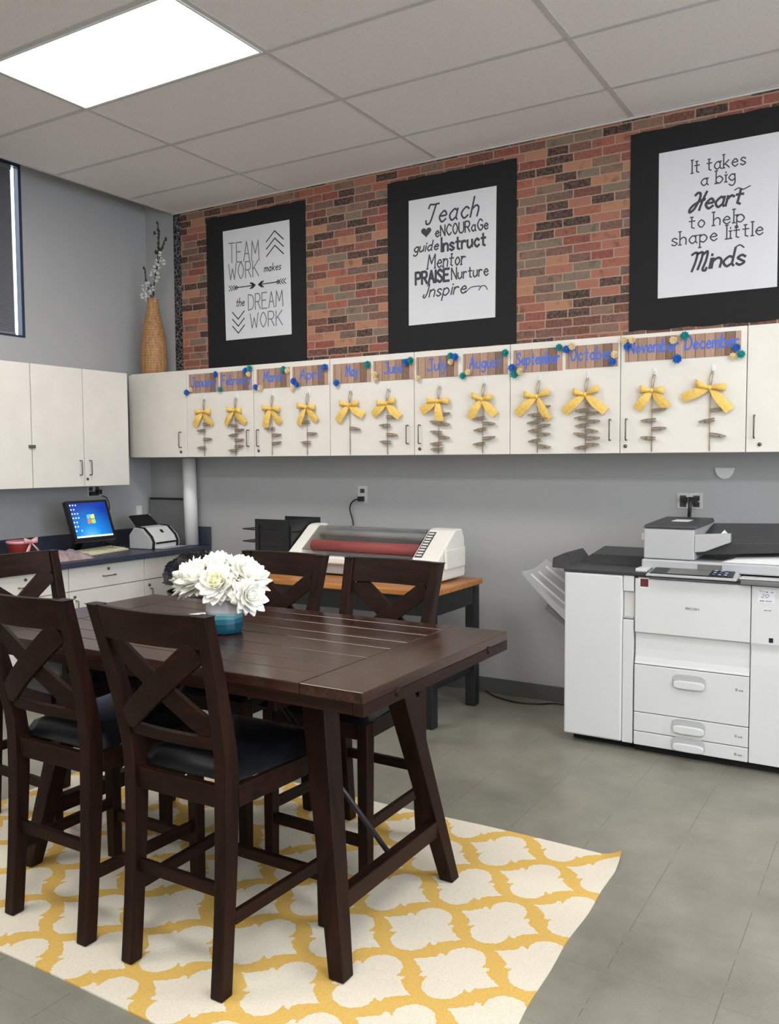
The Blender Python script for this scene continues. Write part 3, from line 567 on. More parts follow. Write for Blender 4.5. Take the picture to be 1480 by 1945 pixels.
def blossom(m, c, r):
    for k in range(5):
        a = 2*pi*k/5+random.random(); tl = random.uniform(-.3, .4); d = Vector((cos(a), -.55+tl, sin(a))).normalized(); sd = d.orthogonal().normalized()
        c0 = Vector(c); m.strip([[c0-sd*r*.12, c0+sd*r*.12], [c0+d*r*.55-sd*r*.42, c0+d*r*.55+sd*r*.42], [c0+d*r-sd*r*.22, c0+d*r+sd*r*.22]])
for x, z, r in bl:
    m = MB(); blossom(m, (vx+x, vy-.012+random.uniform(-.02, .01), vz+.55+z), r); build('blossom', m, 'blossom', b, solid=.0012)
for x, z in [(-.075, .26), (-.06, .225), (-.055, .165), (.0, .12), (.02, .06), (.08, .46), (.083, .42), (.082, .39), (.075, .35), (.055, .36), (.10, .37), (.125, .385), (.14, .41), (.16, .44), (.078, .52), (.075, .57), (.045, .50), (.09, .51), (-.045, .12)]:
    m = MB(); m.ball((vx+x, vy-.012, vz+.55+z), random.uniform(.008, .013), 7, 5, (.8, .8, 1.4)); build('bud', m, 'bud', b)
# ---------------------------------------------------------------- base cabinets and counter along the left wall
BX = .60; by = [-.02, -.645, -1.272, -1.895, -2.52, -3.14]
bl_ = ['in the corner under the document scanner', 'under the computer keyboard', 'behind the chair at the table end', 'left of the chair at the table end', 'last of the run toward the window side']
for i in range(5):
    y1, y0 = by[i], by[i+1]; cb = thing('base_cabinet', (.3, (y0+y1)/2, 0), 'cream base cabinet with a drawer, '+bl_[i], 'cabinet', 'base cabinets under the blue counter')
    m = MB(); m.box(.001, BX-.02, y0+.001, y1-.001, .10, .774); m.box(.001, BX-.08, y0+.001, y1-.001, .0, .10); build('body', m, 'laminate', cb)
    m = MB(); m.box(BX-.019, BX, y0+.003, y1-.003, .625, .770); d = build('drawer', m, 'laminate', cb, bevel=.0015, seg=1); yc = (y0+y1)/2
    wire_handle(d, (BX, yc-.048, .695), (BX, yc+.048, .695), (.026, 0, 0)); lock(d, (BX, yc+.0, .738), (1, 0, 0))
    m = MB(); m.box(BX-.019, BX, y0+.003, y1-.003, .102, .619); d = build('door', m, 'laminate', cb, bevel=.0015, seg=1)
    wire_handle(d, (BX, y0+.05, .46), (BX, y0+.05, .56), (.026, 0, 0)); lock(d, (BX, y0+.04, .585), (1, 0, 0))
ct = thing('countertop', (.31, -1.57, .775), 'dark blue laminate countertop with upstand running along the left wall', 'countertop')
m = MB(); m.box(.0005, .635, -3.16, -.0135, .7755, .812); build('worktop', m, 'counter', ct, bevel=.004)
m = MB(); m.box(.0005, .018, -3.16, -.0145, .8125, .93); m.box(.0185, .635, -.030, -.0135, .8125, .95); build('upstand', m, 'counter', ct, bevel=.002)
CZ = .8125
# monitor
mo = thing('computer_monitor', (.15, -.87, CZ), 'black computer monitor with bright blue desktop, on the counter', 'monitor')
m = MB(); m.lathe([(.001, 0), (.085, 0), (.085, .008), (.04, .018)], (.15, -.87, CZ), 28); m.bar((.16, -.87, CZ+.01), (.27, -.87, CZ+.17), .06, .03, (1, 0, 0)); build('stand', m, 'black', mo)
tl = radians(20); Cn = Vector((.345, -.875, 1.043)); Yv = Vector((0, 1, 0)); Zv = Vector((-sin(tl), 0, cos(tl))); Nv = Vector((cos(tl), 0, sin(tl)))
def mp(a, b_, c): return Cn+Yv*a+Zv*b_+Nv*c
def slab(m, a0, a1, b0, b1, c0, c1, f=mp): return m.hexa([f(a0, b0, c0), f(a1, b0, c0), f(a1, b1, c0), f(a0, b1, c0)], [f(a0, b0, c1), f(a1, b0, c1), f(a1, b1, c1), f(a0, b1, c1)])
m = MB(); slab(m, -.172, .172, -.145, .142, -.03, 0); slab(m, -.11, .11, -.09, .09, -.05, -.03)
slab(m, -.172, -.152, -.145, .142, 0, .004); slab(m, .152, .172, -.145, .142, 0, .004); slab(m, -.152, .152, .126, .142, 0, .004); slab(m, -.152, .152, -.145, -.118, 0, .004); hs = build('housing', m, 'black', mo)
m = MB(); slab(m, -.152, .152, -.118, .126, 0, .0015); me_off = None
sn = build('screen', m, 'screen', mo)
m = MB()
m.cur = 0; slab(m, -.152, .152, -.118, -.106, .0016, .0019)
for i in range(3):
    for j in range(7):
        if (i, j) in ((2, 1), (2, 4), (2, 5), (1, 6)): continue
        slab(m, -.146+i*.022, -.137+i*.022, .108-j*.03, .117-j*.03, .0016, .0019)
for k, (a, b_) in enumerate([(-.030, .010), (.003, .010), (-.030, -.024), (.003, -.024)]):
    m2_ = MB(); m2_.hexa([mp(a, b_, .0016), mp(a+.030, b_+.005, .0016), mp(a+.030, b_+.034, .0016), mp(a, b_+.029, .0016)], [mp(a, b_, .0019), mp(a+.030, b_+.005, .0019), mp(a+.030, b_+.034, .0019), mp(a, b_+.029, .0019)]); build('logo_pane', m2_, ('scr_b', 'scr_y', 'scr_r', 'scr_g')[k], sn)
build('desktop_icons', m, 'scr_white', sn)
# keyboard
kx, ky = .335, -.80
kb = thing('keyboard', (kx, ky, CZ), 'ivory computer keyboard lying in front of the monitor', 'keyboard')
m = MB(); m.prism([(kx+.075, CZ), (kx+.075, CZ+.012), (kx-.075, CZ+.026), (kx-.075, CZ)], 'y', ky-.225, ky+.225); build('case', m, 'ivory', kb, bevel=.004)
for r in range(5):
    m = MB(); x = kx+.06-r*.027; z = CZ+.013+r*.0025
    for k in range(17):
        y = ky-.21+k*.0248; m.hexa([(x, y, z), (x, y+.021, z), (x-.021, y+.021, z+.002), (x-.021, y, z+.002)], [(x-.003, y+.003, z+.007), (x-.003, y+.018, z+.007), (x-.018, y+.018, z+.009), (x-.018, y+.003, z+.009)])
    build('key_row', m, 'ivory', kb)
kb.rotation_euler = (0, 0, radians(12))
# plastic wrapped packet
random.seed(5)
m = MB(); n1, n2 = 16, 9
rows = []
for i in range(n1+1):
    r = []
    for j in range(n2+1):
        u, q = i/n1, j/n2; e = (sin(pi*u)*sin(pi*q))**.45 if 0 < u < 1 and 0 < q < 1 else 0
        r.append((.40+.18*q+random.uniform(-.008, .008), -1.50+.46*u, CZ+.002+e*(.062+random.uniform(-.016, .016))))
    rows.append(r)
m.strip(rows); m.strip([[(p[0], p[1], CZ+.001) for p in r] for r in rows])
solo('plastic_packet', (.5, -1.27, CZ), m, 'pinkwrap', 'crumpled pinkish plastic wrapped packet lying on the counter beside the keyboard', 'packet')
# red bucket with pink bow
bx_, by_ = .22, -1.34
bk_ = thing('gift_bucket', (bx_, by_, CZ), 'small red bucket tied with a pink bow on the counter', 'bucket')
m = MB(); m.lathe([(.055, 0), (.078, .105), (.080, .118), (.076, .118), (.054, .01)], (bx_, by_, CZ), 28, cap=True); build('pail', m, 'redpot', bk_)
m = MB(); m.lathe([(.079, .108), (.084, .112), (.084, .122), (.079, .126)], (bx_, by_, CZ), 28, cap=False); build('rim_ribbon', m, 'pink', bk_)
m = MB(); c = (bx_+.085, by_+.02, CZ+.118)
for sd in (-1, 1):
    rows = []
    for i in range(11):
        t_ = 2*pi*i/10; u = .05*(1-cos(t_))/2; vv = .014*sin(t_); ww = .008+.010*(1-cos(t_))/2
        rows.append([(c[0]+vv, c[1]+sd*u, c[2]+.25*u-ww), (c[0]+vv, c[1]+sd*u, c[2]+.25*u+ww)])
    m.strip(rows)
m.strip([[(c[0], c[1]-.006, c[2]), (c[0], c[1]+.006, c[2])], [(c[0]+.01, c[1]-.042, c[2]-.05), (c[0]+.01, c[1]-.018, c[2]-.055)], [(c[0]+.006, c[1]-.062, c[2]-.1), (c[0]+.006, c[1]-.034, c[2]-.105)]])
m.strip([[(c[0], c[1]-.004, c[2]), (c[0], c[1]+.004, c[2])], [(c[0]+.012, c[1]+.026, c[2]-.045), (c[0]+.012, c[1]+.038, c[2]-.04)], [(c[0]+.004, c[1]+.055, c[2]-.075), (c[0]+.004, c[1]+.068, c[2]-.07)]])
build('bow', m, 'pink', bk_, solid=.001)
# document scanner: local frame rotated to face the room
sx_, sy_ = .38, -.335
sn_ = thing('document_scanner', (sx_, sy_, CZ), 'grey and black desktop document scanner on the counter near the corner', 'scanner')
def SB(f): # build in local coordinates then shift (thing has zero rotation while building)
    m = MB(); f(m); m.v = [v+Vector((sx_, sy_, CZ)) for v in m.v]; return m
prof = [(-.10, 0), (.10, 0), (.105, .05), (.085, .09), (.02, .150), (-.055, .158), (-.10, .10)]   # (x depth, z): front +x
build('body', SB(lambda m: m.prism(prof, 'y', -.118, .118)), 'white', sn_, bevel=.006)
for s_ in (-1, 1):
    build('side_band', SB(lambda m: m.prism([(u*1.03, w_*1.03) for u, w_ in prof], 'y', s_*.119 if s_ > 0 else -.140, .140 if s_ > 0 else -.119)), 'black', sn_, bevel=.004)
    build('side_panel', SB(lambda m: m.prism([(u*.98, w_*.97+.002) for u, w_ in prof], 'y', s_*.141 if s_ > 0 else -.160, .160 if s_ > 0 else -.141)), 'copier_grey', sn_, bevel=.006)
build('feed_chute', SB(lambda m: m.hexa([(-.05, -.115, .150), (-.05, .115, .150), (-.14, .10, .235), (-.14, -.10, .235)], [(-.062, -.115, .145), (-.062, .115, .145), (-.152, .10, .228), (-.152, -.10, .228)])), 'black', sn_)
build('output_slot', SB(lambda m: m.prism([(.088, .035), (.107, .035), (.1075, .048), (.088, .048)], 'y', -.11, .11)), 'dark', sn_)
build('output_tray', SB(lambda m: m.box(.10, .17, -.10, .16, .001, .006)), 'copier_grey', sn_, bevel=.002)
build('top_button', SB(lambda m: m.hexa([(.045, .0, .1285), (.065, .0, .110), (.065, .022, .110), (.045, .022, .1285)], [(.048, .0, .1325), (.068, .0, .114), (.068, .022, .114), (.048, .022, .1325)])), 'black', sn_)
sn_.rotation_euler = (0, 0, radians(6))
# cable tangle between monitor and scanner
m = MB(); random.seed(11)
for k in range(4):
    p = [(.16+random.uniform(-.04, .1), -.66+i*.035+random.uniform(-.02, .02), CZ+.006+abs(random.uniform(0, .05))*(1 if 0 < i < 5 else 0)) for i in range(6)]; m.tube(catmull(p, 5), .0035, 6)
m.tube(catmull([(.02, -.50, 1.19), (.05, -.48, 1.17), (.06, -.47, 1.10), (.05, -.50, 1.0), (.06, -.55, .9), (.12, -.6, CZ+.004)], 6), .0045, 6)
solo('cable_bundle', (.15, -.55, CZ), m, 'black', 'tangle of black cables on the counter between monitor and scanner', 'cable')
# white phone adapter / paper on wall near scanner
m = MB(); m.box(.001, .018, -.165, -.115, 1.03, 1.10); m.box(.001, .045, -.19, -.05, 1.015, 1.03)
solo('wall_box', (.01, -.12, 1.03), m, 'white', 'small white box fixed to the left wall above the document scanner', 'box', bevel=.003)
# grey board and paper roll in the corner
m = MB(); m.hexa([(.035, -.075, CZ), (.425, -.075, CZ), (.425, -.063, CZ), (.035, -.063, CZ)], [(.035, -.046, 1.150), (.425, -.046, 1.150), (.425, -.034, 1.150), (.035, -.034, 1.150)])
m2 = MB()
gb = thing('grey_board', (.23, -.06, CZ), 'flat grey board with black edging leaning upright in the counter corner', 'board'); build('panel', m, 'boardgrey', gb)
def ed(a, b): m2.bar(a, b, .016, .014, (0, 1, 0))
ed((.033, -.0395, 1.153), (.430, -.0395, 1.153)); ed((.4315, -.069, CZ+.004), (.4315, -.040, 1.153)); build('edging', m2, 'black', gb)
m = MB(); m.tube([(.515, -.092, CZ+.001), (.475, -.068, 1.462)], .050, 28); m.tube([(.4748, -.068, 1.4625), (.4746, -.068, 1.4635)], .020, 14)
solo('paper_roll', (.51, -.07, CZ), m, 'white', 'tall white roll of paper leaning upright on the counter corner', 'roll')
# ---------------------------------------------------------------- outlets
def outlet(loc, axis, w, hgt, label, plugs):
    o = thing('power_outlet', loc, label, 'outlet', 'steel wall outlets'); x, y, z = loc
    def P(a, b, c): return (x+a, y-c, z+b) if axis == 'y' else (x+c, y+a, z+b)
    def bx(m, a0, a1, b0, b1, c0, c1): return m.hexa([P(a0, b0, c0), P(a1, b0, c0), P(a1, b1, c0), P(a0, b1, c0)], [P(a0, b0, c1), P(a1, b0, c1), P(a1, b1, c1), P(a0, b1, c1)])
    m = MB(); bx(m, -w/2, w/2, -hgt/2, hgt/2, .0005, .005); build('cover_plate', m, 'chrome', o, bevel=.001, seg=1)
    for a, b in plugs['sockets']:
        m = MB(); bx(m, a-.017, a+.017, b-.014, b+.014, .0052, .007); build('socket', m, 'dkgrey', o, bevel=.002)
    return o, P, bx
o, P, bx = outlet((1.985, 0, 1.212), 'y', .075, .118, 'steel outlet plate with black plug on the wall above the laminator', {'sockets': [(0, .025), (0, -.025)]})
m = MB(); bx(m, -.02, .016, -.045, -.012, .0072, .035); m.tube(catmull([P(-.01, -.03, .03), P(-.04, -.035, .035), P(-.075, -.06, .03), P(-.085, -.10, .03), P(-.07, -.15, .03), P(-.06, -.19, .03), P(-.05, -.30, .03)], 6), .005, 8)
solo('power_plug', (1.985, -.02, 1.19), m, 'black', 'black plug and cord running down behind the laminator', 'plug')
o, P, bx = outlet((4.098, 0, 1.212), 'y', .135, .085, 'wide steel outlet plate on the wall behind the copier', {'sockets': [(-.035, .015), (.035, .015), (-.035, -.02), (.035, -.02)]})
m = MB(); bx(m, -.045, -.01, -.005, .02, .0072, .03); bx(m, .0, .045, -.015, .022, .0072, .04); m.tube(catmull([P(.01, 0, .035), P(.008, -.04, .04), P(.004, -.10, .035), P(.0, -.2, .03), P(.0, -.4, .03)], 6), [.010]*12+[.006]*13, 8)
solo('power_plug', (4.10, -.02, 1.2), m, 'black', 'pair of black plugs with thick cord dropping behind the copier', 'plug')
o, P, bx = outlet((0, -.56, 1.225), 'x', .115, .075, 'steel outlet plate on the left wall above the monitor', {'sockets': [(-.03, .018), (-.03, -.018), (.03, .018), (.03, -.018)]})
m = MB(); bx(m, -.045, -.005, -.03, .0, .0072, .035); bx(m, .008, .045, -.02, .012, .0072, .04)
solo('power_plug', (.02, -.56, 1.21), m, 'black', 'two black plugs in the outlet above the monitor', 'plug')
m = MB(); n = 16; pts = [(4.274+.050*cos(pi+pi*i/n), 1.392+.062*sin(pi+pi*i/n)) for i in range(n+1)]; m.prism(pts, 'y', -.010, -.0005)
solo('half_round_shape', (4.274, -.005, 1.38), m, 'white', 'small white half round shape on the wall below the December cabinet', 'plate', bevel=.003)  # thin white half disc, flat side up, set against the wall
# ---------------------------------------------------------------- side table with laminator and trays
sx0, sx1, sy0, sy1, sz = 1.335, 3.0, -.90, -.285, .752
st = thing('side_table', ((sx0+sx1)/2, (sy0+sy1)/2, 0), 'long side table with honey oak top and black legs against the back wall', 'table')
m = MB(); m.box(sx0, sx1, sy0, sy1, sz-.032, sz); build('table_top', m, 'honey', st, bevel=.006)
m = MB(); m.box(sx0+.05, sx1-.05, sy0+.05, sy0+.07, sz-.145, sz-.033); m.box(sx0+.05, sx1-.05, sy1-.07, sy1-.05, sz-.145, sz-.033); m.box(sx0+.04, sx0+.06, sy0+.07, sy1-.07, sz-.145, sz-.033); m.box(sx1-.05, sx1-.03, sy0+.07, sy1-.07, sz-.145, sz-.033); build('apron', m, 'blackwood', st)
for x in (sx0+.065, sx1-.06):
    for y in (sy0+.075, sy1-.02):
        m = MB(); m.box(x-.032, x+.032, y-.032, y+.032, 0.0005, sz-.0335); build('leg', m, 'blackwood', st, bevel=.006)
    m = MB(); m.box(x-.016, x+.016, sy0+.108, sy1-.053, .20, .26); build('stretcher', m, 'blackwood', st, bevel=.003)
m = MB(); m.box(sx0+.082, sx1-.077, sy0+.28, sy0+.31, .215, .25); build('stretcher', m, 'blackwood', st, bevel=.003)
lz = sz+.0005
la = thing('laminator', (2.3, -.55, lz), 'wide cream roll laminator with red roller on the side table', 'laminator')
cap_ = [(-.66, lz+.10), (-.665, lz+.135), (-.46, lz+.283), (-.43, lz+.292), (-.36, lz+.292), (-.335, lz+.24), (-.325, lz+.18), (-.325, lz+.03), (-.335, lz+.012), (-.60, lz+.012), (-.66, lz+.05)]
m = MB(); m.prism(cap_, 'x', 2.735, 2.905); build('right_housing', m, 'lamwhite', la, bevel=.012, seg=3)
m = MB(); m.prism(cap_, 'x', 1.868, 1.955); build('left_housing', m, 'lamwhite', la, bevel=.010, seg=3)
m = MB(); m.box(1.955, 2.735, -.62, -.345, lz+.012, lz+.075); m.box(1.955, 2.735, -.39, -.345, lz+.075, lz+.28); build('chassis', m, 'copier_grey', la, bevel=.004)
m = MB(); m.prism([(-.665, lz+.075), (-.665, lz+.118), (-.60, lz+.118), (-.60, lz+.075)], 'x', 1.957, 2.733); build('feed_table', m, 'lamwhite', la, bevel=.01)
m = MB(); m.box(2.905, 2.925, -.60, -.36, lz+.075, lz+.19); build('side_cover', m, 'lamwhite', la, bevel=.008)
m = MB(); m.tube([(1.957, -.52, lz+.165), (2.733, -.52, lz+.165)], .036, 24); build('red_roller', m, 'red', la)
m = MB(); m.tube([(1.957, -.44, lz+.235), (2.733, -.44, lz+.235)], .022, 20); build('upper_roller', m, 'copier_grey', la)
m = MB(); m.hexa([(1.957, -.640, lz+.150), (2.733, -.640, lz+.150), (2.733, -.460, lz+.279), (1.957, -.460, lz+.279)], [(1.957, -.642, lz+.153), (2.733, -.642, lz+.153), (2.733, -.462, lz+.282), (1.957, -.462, lz+.282)]); m.box(1.957, 2.733, -.46, -.40, lz+.280, lz+.284); build('clear_guard', m, 'glass', la)
def slope(t_): return (-.665+.205*t_, lz+.135+.148*t_)
m = MB()
a_, b_ = slope(.05), slope(.93); nrm = Vector((0, -.148, .205)).normalized()
def sl(x0, x1, t0, t1, hh, m, base=0):
    p0, p1 = slope(t0), slope(t1); q = [Vector((x0, p0[0], p0[1])), Vector((x1, p0[0], p0[1])), Vector((x1, p1[0], p1[1])), Vector((x0, p1[0], p1[1]))]; q = [k+Vector((0, -.148, .205)).normalized()*base for k in q]
    n_ = Vector((0, -.205*.0-.585, .81)); m.hexa(q, [k+n_*hh for k in q])
sl(2.748, 2.795, .06, .93, .0022, m, -.0002); cp_ = build('control_strip', m, 'dkgrey', la)
m = MB()
for k in range(9): sl(2.754, 2.789, .10+k*.092, .145+k*.092, .0015, m, .0025)
build('button', m, 'white', cp_)
# letter trays
tr = thing('letter_tray_stack', (1.68, -.50, lz), 'stack of black letter trays on the side table left of the laminator', 'tray')
for k in range(4):
    z = lz+.012+k*.078
    m = MB(); m.box(1.575, 1.862, -.62, -.32, z, z+.006); m.prism([(1.45, z+.004), (1.575, z), (1.575, z+.006), (1.45, z+.012)], 'y', -.60, -.36)
    m.box(1.575, 1.862, -.626, -.62, z, z+.0775); m.box(1.575, 1.862, -.32, -.314, z, z+.0775); m.box(1.856, 1.862, -.62, -.32, z, z+.0775); build('tray', m, 'black', tr, bevel=.002)
for x in (1.60, 1.84):
    for y in (-.63, -.31): m = MB(); m.box(x-.012, x+.012, y-.004, y+.004, lz, lz+.29); build('support', m, 'black', tr)
# black bag
random.seed(2)
m = MB(); m.ball((0, 0, 0), .205, 72, 44, (1.22, .85, .9)); random.seed(4)
from mathutils import noise as mn
def crumple(m, c, amp, fr):
    for i, v in enumerate(m.v):
        nn_ = mn.noise(v*fr)*amp+abs(mn.noise(v*fr*2.7))*amp*.9; m.v[i] = v*(1+nn_)+Vector(c); m.v[i].z = max(m.v[i].z, .002)
crumple(m, (0, 0, 0), .17, 15.); mi_ = min(v.z for v in m.v); m.v = [v+Vector((1.055, -.60, .0)) for v in m.v]
m.v = [Vector((v.x, v.y, v.z*1.05+.625)) for v in m.v]
bg = thing('waste_bin', (1.055, -.60, 0), 'black waste bin overflowing with a crumpled black bag between counter and side table', 'bin')
build('bin_bag', m, 'bagblack', bg)
m = MB(); m.lathe([(.17, .001), (.2, .56), (.205, .58), (.2, .58), (.165, .02)], (1.055, -.60, 0), 28); build('bin_body', m, 'dkgrey', bg)
# floor cord
m = MB(); m.tube(catmull([(2.90, -.03, .012), (3.0, -.10, .006), (3.15, -.15, .006), (3.28, -.12, .006), (3.38, -.06, .006), (3.62, -.05, .006)], 8), .005, 8)
solo('floor_cord', (3.2, -.1, 0), m, 'black', 'black power cord lying on the floor along the baseboard', 'cord')
# ---------------------------------------------------------------- copier
cx0, cxa, cxb, cx1, fy, bk2 = 3.628, 3.983, 4.513, 5.10, -.66, -.06
cp = thing('office_copier', (4.35, -.36, 0), 'large white office copier with finisher and paper drawers against the back wall', 'copier')
m = MB(); m.box(cx0+.004, cxa-.003, fy+.03, bk2, .045, .865); build('finisher_body', m, 'copier', cp, bevel=.006)
m = MB(); m.box(cxa+.001, cx1, fy+.0345, bk2, .042, .868); build('main_body', m, 'copier', cp, bevel=.004)
m = MB(); m.box(cx0+.03, cxa-.01, fy+.07, bk2-.02, .004, .0445); m.box(cxa, cx1-.02, fy+.04, bk2-.02, .004, .0415); build('plinth', m, 'dark', cp)
for x, y in ((cx0+.07, fy+.10), (cx0+.17, fy+.10), (cxa+.05, fy+.10), (cxb+.05, fy+.10)):
    m = MB(); m.tube([(x-.012, y, .022), (x+.012, y, .022)], .0215, 14); build('caster', m, 'dkgrey', cp)
m = MB(); m.box(cx0, cxa-.058, fy, fy+.029, .042, .872); build('finisher_door', m, 'copier', cp, bevel=.010, seg=3)
m = MB(); m.box(cx0-.0006, cx0+.006, fy+.0115, fy+.03, .032, .870)
m = MB(); m.box(cxa-.056, cxa-.004, fy+.003, fy+.029, .042, .655); m.box(cxa-.056, cxa-.004, fy+.003, fy+.029, .795, .872); m.box(cxa-.056, cxa-.004, fy+.022, fy+.029, .655, .795); build('finisher_post', m, 'copier', cp, bevel=.003)
m = MB(); m.box(cxa-.054, cxa-.006, fy+.006, fy+.0215, .662, .668); build('latch_grip', m, 'copier_grey', cp)
# main front door with a lower inward curve
m = MB(); pr = [(fy, .862), (fy, .600), (fy+.010, .598), (fy+.015, .592), (fy+.017, .580), (fy+.017, .52), (fy+.014, .48), (fy+.008, .455), (fy+.004, .443), (fy+.034, .443), (fy+.034, .862)]
m.prism(pr, 'x', cxa+.004, cxb-.002); dr = build('front_door', m, 'copier', cp, bevel=.0015, seg=1)
m = MB(); write(m, 'RICOH' if False else 'RIC H', 4.226, 4.282, .728, .0105, fy-.0006, .0016); 
L = MB(); write(L, 'RICOH', 4.226, 4.285, .728, .0105, fy-.0008, .0018); build('door_logo', L, 'ink', dr)
m = MB(); m.prism([(4.012, .812), (4.052, .812), (4.053, .866), (4.003, .866)], 'y', fy-.0009, fy-.0002); s_ = build('door_sticker', m, 'paper', dr)
m = MB(); m.box(4.012, 4.050, fy-.0014, fy-.001, .824, .862); build('sticker_print', m, 'maroon', s_)
for (z0, z1) in ((.207, .439), (.111, .203), (.042, .107)):
    m = MB(); m.box(cxa+.004, cxb-.002, fy, fy+.021, z0, z1); d = build('paper_drawer', m, 'copier', cp, bevel=.002, seg=1)
    zc = {.207: .382, .111: .165, .042: .0795}[z0]; xc = 4.247; m = MB(); n = 18; hw, hh = .077, .036
    ov = []
    for k in range(2*n):
        a = 2*pi*k/(2*n); ov.append((xc+hw*math.copysign(abs(cos(a))**.45, cos(a)), zc+hh*math.copysign(abs(sin(a))**.6, sin(a))))
    m.prism(ov, 'y', fy-.004, fy-.0003); hd = build('handle_recess', m, 'copier_grey', d, bevel=.002)
    m = MB(); ov2 = [(x_, z_) for x_, z_ in [(xc+(q[0]-xc)*.93, zc-.004+(q[1]-zc)*.55) for q in ov]]; m.prism([(a, b-.010) for a, b in ov2], 'y', fy-.016, fy-.004); build('handle_grip', m, 'copier', hd, bevel=.005, seg=3)
    L = MB(); write(L, 'n a s' if False else '12', 4.452, 4.462, zc-.012, .010, fy-.0008, .0016); write(L, 'ae', 4.468, 4.486, zc-.012, .009, fy-.0008, .0014); build('drawer_marking', L, 'ink', d)
# right tower door
m = MB(); m.prism([(fy, .862), (fy, .600)]+[(fy+.010*sin(pi*.5*k/6), .600-.045*k/6) for k in range(1, 7)]+[(fy+.006, .50), (fy+.002, .042), (fy+.021, .042), (fy+.021, .862)], 'x', cxb+.002, cx1); dr2 = build('tower_door', m, 'copier', cp, bevel=.0015, seg=1)
m = MB(); m.box(4.540, 4.612, fy-.0009, fy-.0002, .788, .846); s_ = build('paper_label', m, 'paper', dr2); L = MB(); write(L, 'This is', 4.546, 4.606, .836, .007, fy-.0013, .0014); write(L, '20', 4.556, 4.584, .812, .016, fy-.0013, .0016, shear=.3); write(L, 'sersial', 4.55, 4.60, .795, .006, fy-.0013, .0014); build('label_writing', L, 'ink', s_)
m = MB(); m.box(4.564, 4.602, fy-.0009, fy-.0002, .750, .762); s_ = build('paper_label', m, 'paper', dr2); L = MB(); write(L, 'serial', 4.568, 4.598, .753, .006, fy-.0013, .0013); build('label_writing', L, 'ink', s_)
m = MB(); m.box(4.591, 4.609, fy-.0009, fy-.0002, .609, .630); build('badge', m, 'black', dr2)
# black top deck
m = MB(); m.box(cx0-.004, cxa+.06, fy-.003, bk2, .8735, .893); m.hexa([(cx0+.0, fy+.24, .8932), (3.95, fy+.24, .8932), (3.95, bk2, .8932), (cx0+.0, bk2, .8932)], [(cx0+.04, fy+.31, .935), (3.95, fy+.31, .935), (3.95, bk2, .952), (cx0+.02, bk2, .952)]); m.box(cxa+.061, cx1, fy-.003, bk2, .8735, .889); build('top_deck', m, 'dkgrey', cp, bevel=.004)
m = MB(); m.hexa([(3.50, -.50, .868), (3.636, -.56, .87), (3.636, -.2, .87), (3.50, -.2, .868)], [(3.49, -.46, .915), (3.57, -.47, .950), (3.57, -.2, .950), (3.49, -.2, .915)]); build('upper_output_tray', m, 'dkgrey', cp, bevel=.006)
# light grey catch tray
def traypt(u, v_, dz=0): # u 0 inner(x=3.63) ..1 outer ; v 0 front..1 back
    x = 3.626-(.315-.04*v_)*u; z = .640+.045*v_+.190*u**1.1-.018*sin(pi*v_); return (x, (-.57+.12*u)+(.42-.16*u)*v_, z+dz)
m = MB(); rows = [[traypt(i/10, j/8) for j in range(9)] for i in range(11)]; rows2 = [[traypt(i/10, j/8, -.055*(1-.7*i/10)) for j in range(9)] for i in range(11)]
m.strip(rows); m.strip(rows2); 
for a, b in ((0, 1),):
    m.strip([[rows[i][0] for i in range(11)], [rows2[i][0] for i in range(11)]]); m.strip([[rows[i][8] for i in range(11)], [rows2[i][8] for i in range(11)]]); m.strip([rows[0], rows2[0]]); m.strip([rows[10], rows2[10]])
ct_ = build('catch_tray', m, 'copier_grey', cp)
for v_ in (.2, .5, .8):
    m = MB(); m.strip([[Vector(traypt(i/10, v_-.03, .001)), Vector(traypt(i/10, v_, .011)), Vector(traypt(i/10, v_+.03, .001))] for i in range(1, 10)]); build('tray_rib', m, 'copier', ct_)
m = MB(); m.bar((3.626, -.54, .560), (3.47, -.50, .655), .006, .03, (0, 0, 1)); build('tray_stay', m, 'midgrey', ct_)
# control panel
m = MB(); m.hexa([(4.045, -.70, .882), (4.455, -.70, .882), (4.455, -.55, .889), (4.055, -.55, .889)], [(4.05, -.70, .894), (4.45, -.70, .894), (4.44, -.55, .915), (4.06, -.55, .915)]); pn = build('control_panel', m, 'copier_grey', cp, bevel=.003)
m = MB(); m.hexa([(4.062, -.695, .8955), (4.438, -.695, .8955), (4.430, -.553, .9155), (4.068, -.553, .9155)], [(4.062, -.695, .8975), (4.438, -.695, .8975), (4.430, -.553, .9175), (4.068, -.553, .9175)]); build('panel_face', m, 'black', pn)
m = MB(); m.hexa([(4.14, -.685, .8992), (4.33, -.685, .8992), (4.33, -.57, .9152), (4.14, -.57, .9152)], [(4.14, -.685, .9), (4.33, -.685, .9), (4.33, -.57, .916), (4.14, -.57, .916)]); build('touch_display', m, 'midgrey', pn)
for k in range(9):
    m = MB(); x, y = 4.35+(k % 3)*.026, -.670+(k//3)*.034; m.tube([(x, y, .8995+(y+.695)*.141), (x, y, .9035+(y+.695)*.141)], .007, 10); build('key', m, 'copier_grey' if k % 4 else 'blue', pn)
m = MB(); m.box(3.985, 4.04, -.655, -.56, .8935, .910); build('paper_clip_dish', m, 'copier', cp, bevel=.003)
m = MB(); m.box(4.46, 4.86, -.655, -.56, .8892, .893); build('front_shelf', m, 'copier', cp); 
m = MB(); m.box(4.47, 4.80, -.69, -.6605, .868, .886); build('front_rail', m, 'midgrey', cp, bevel=.003)
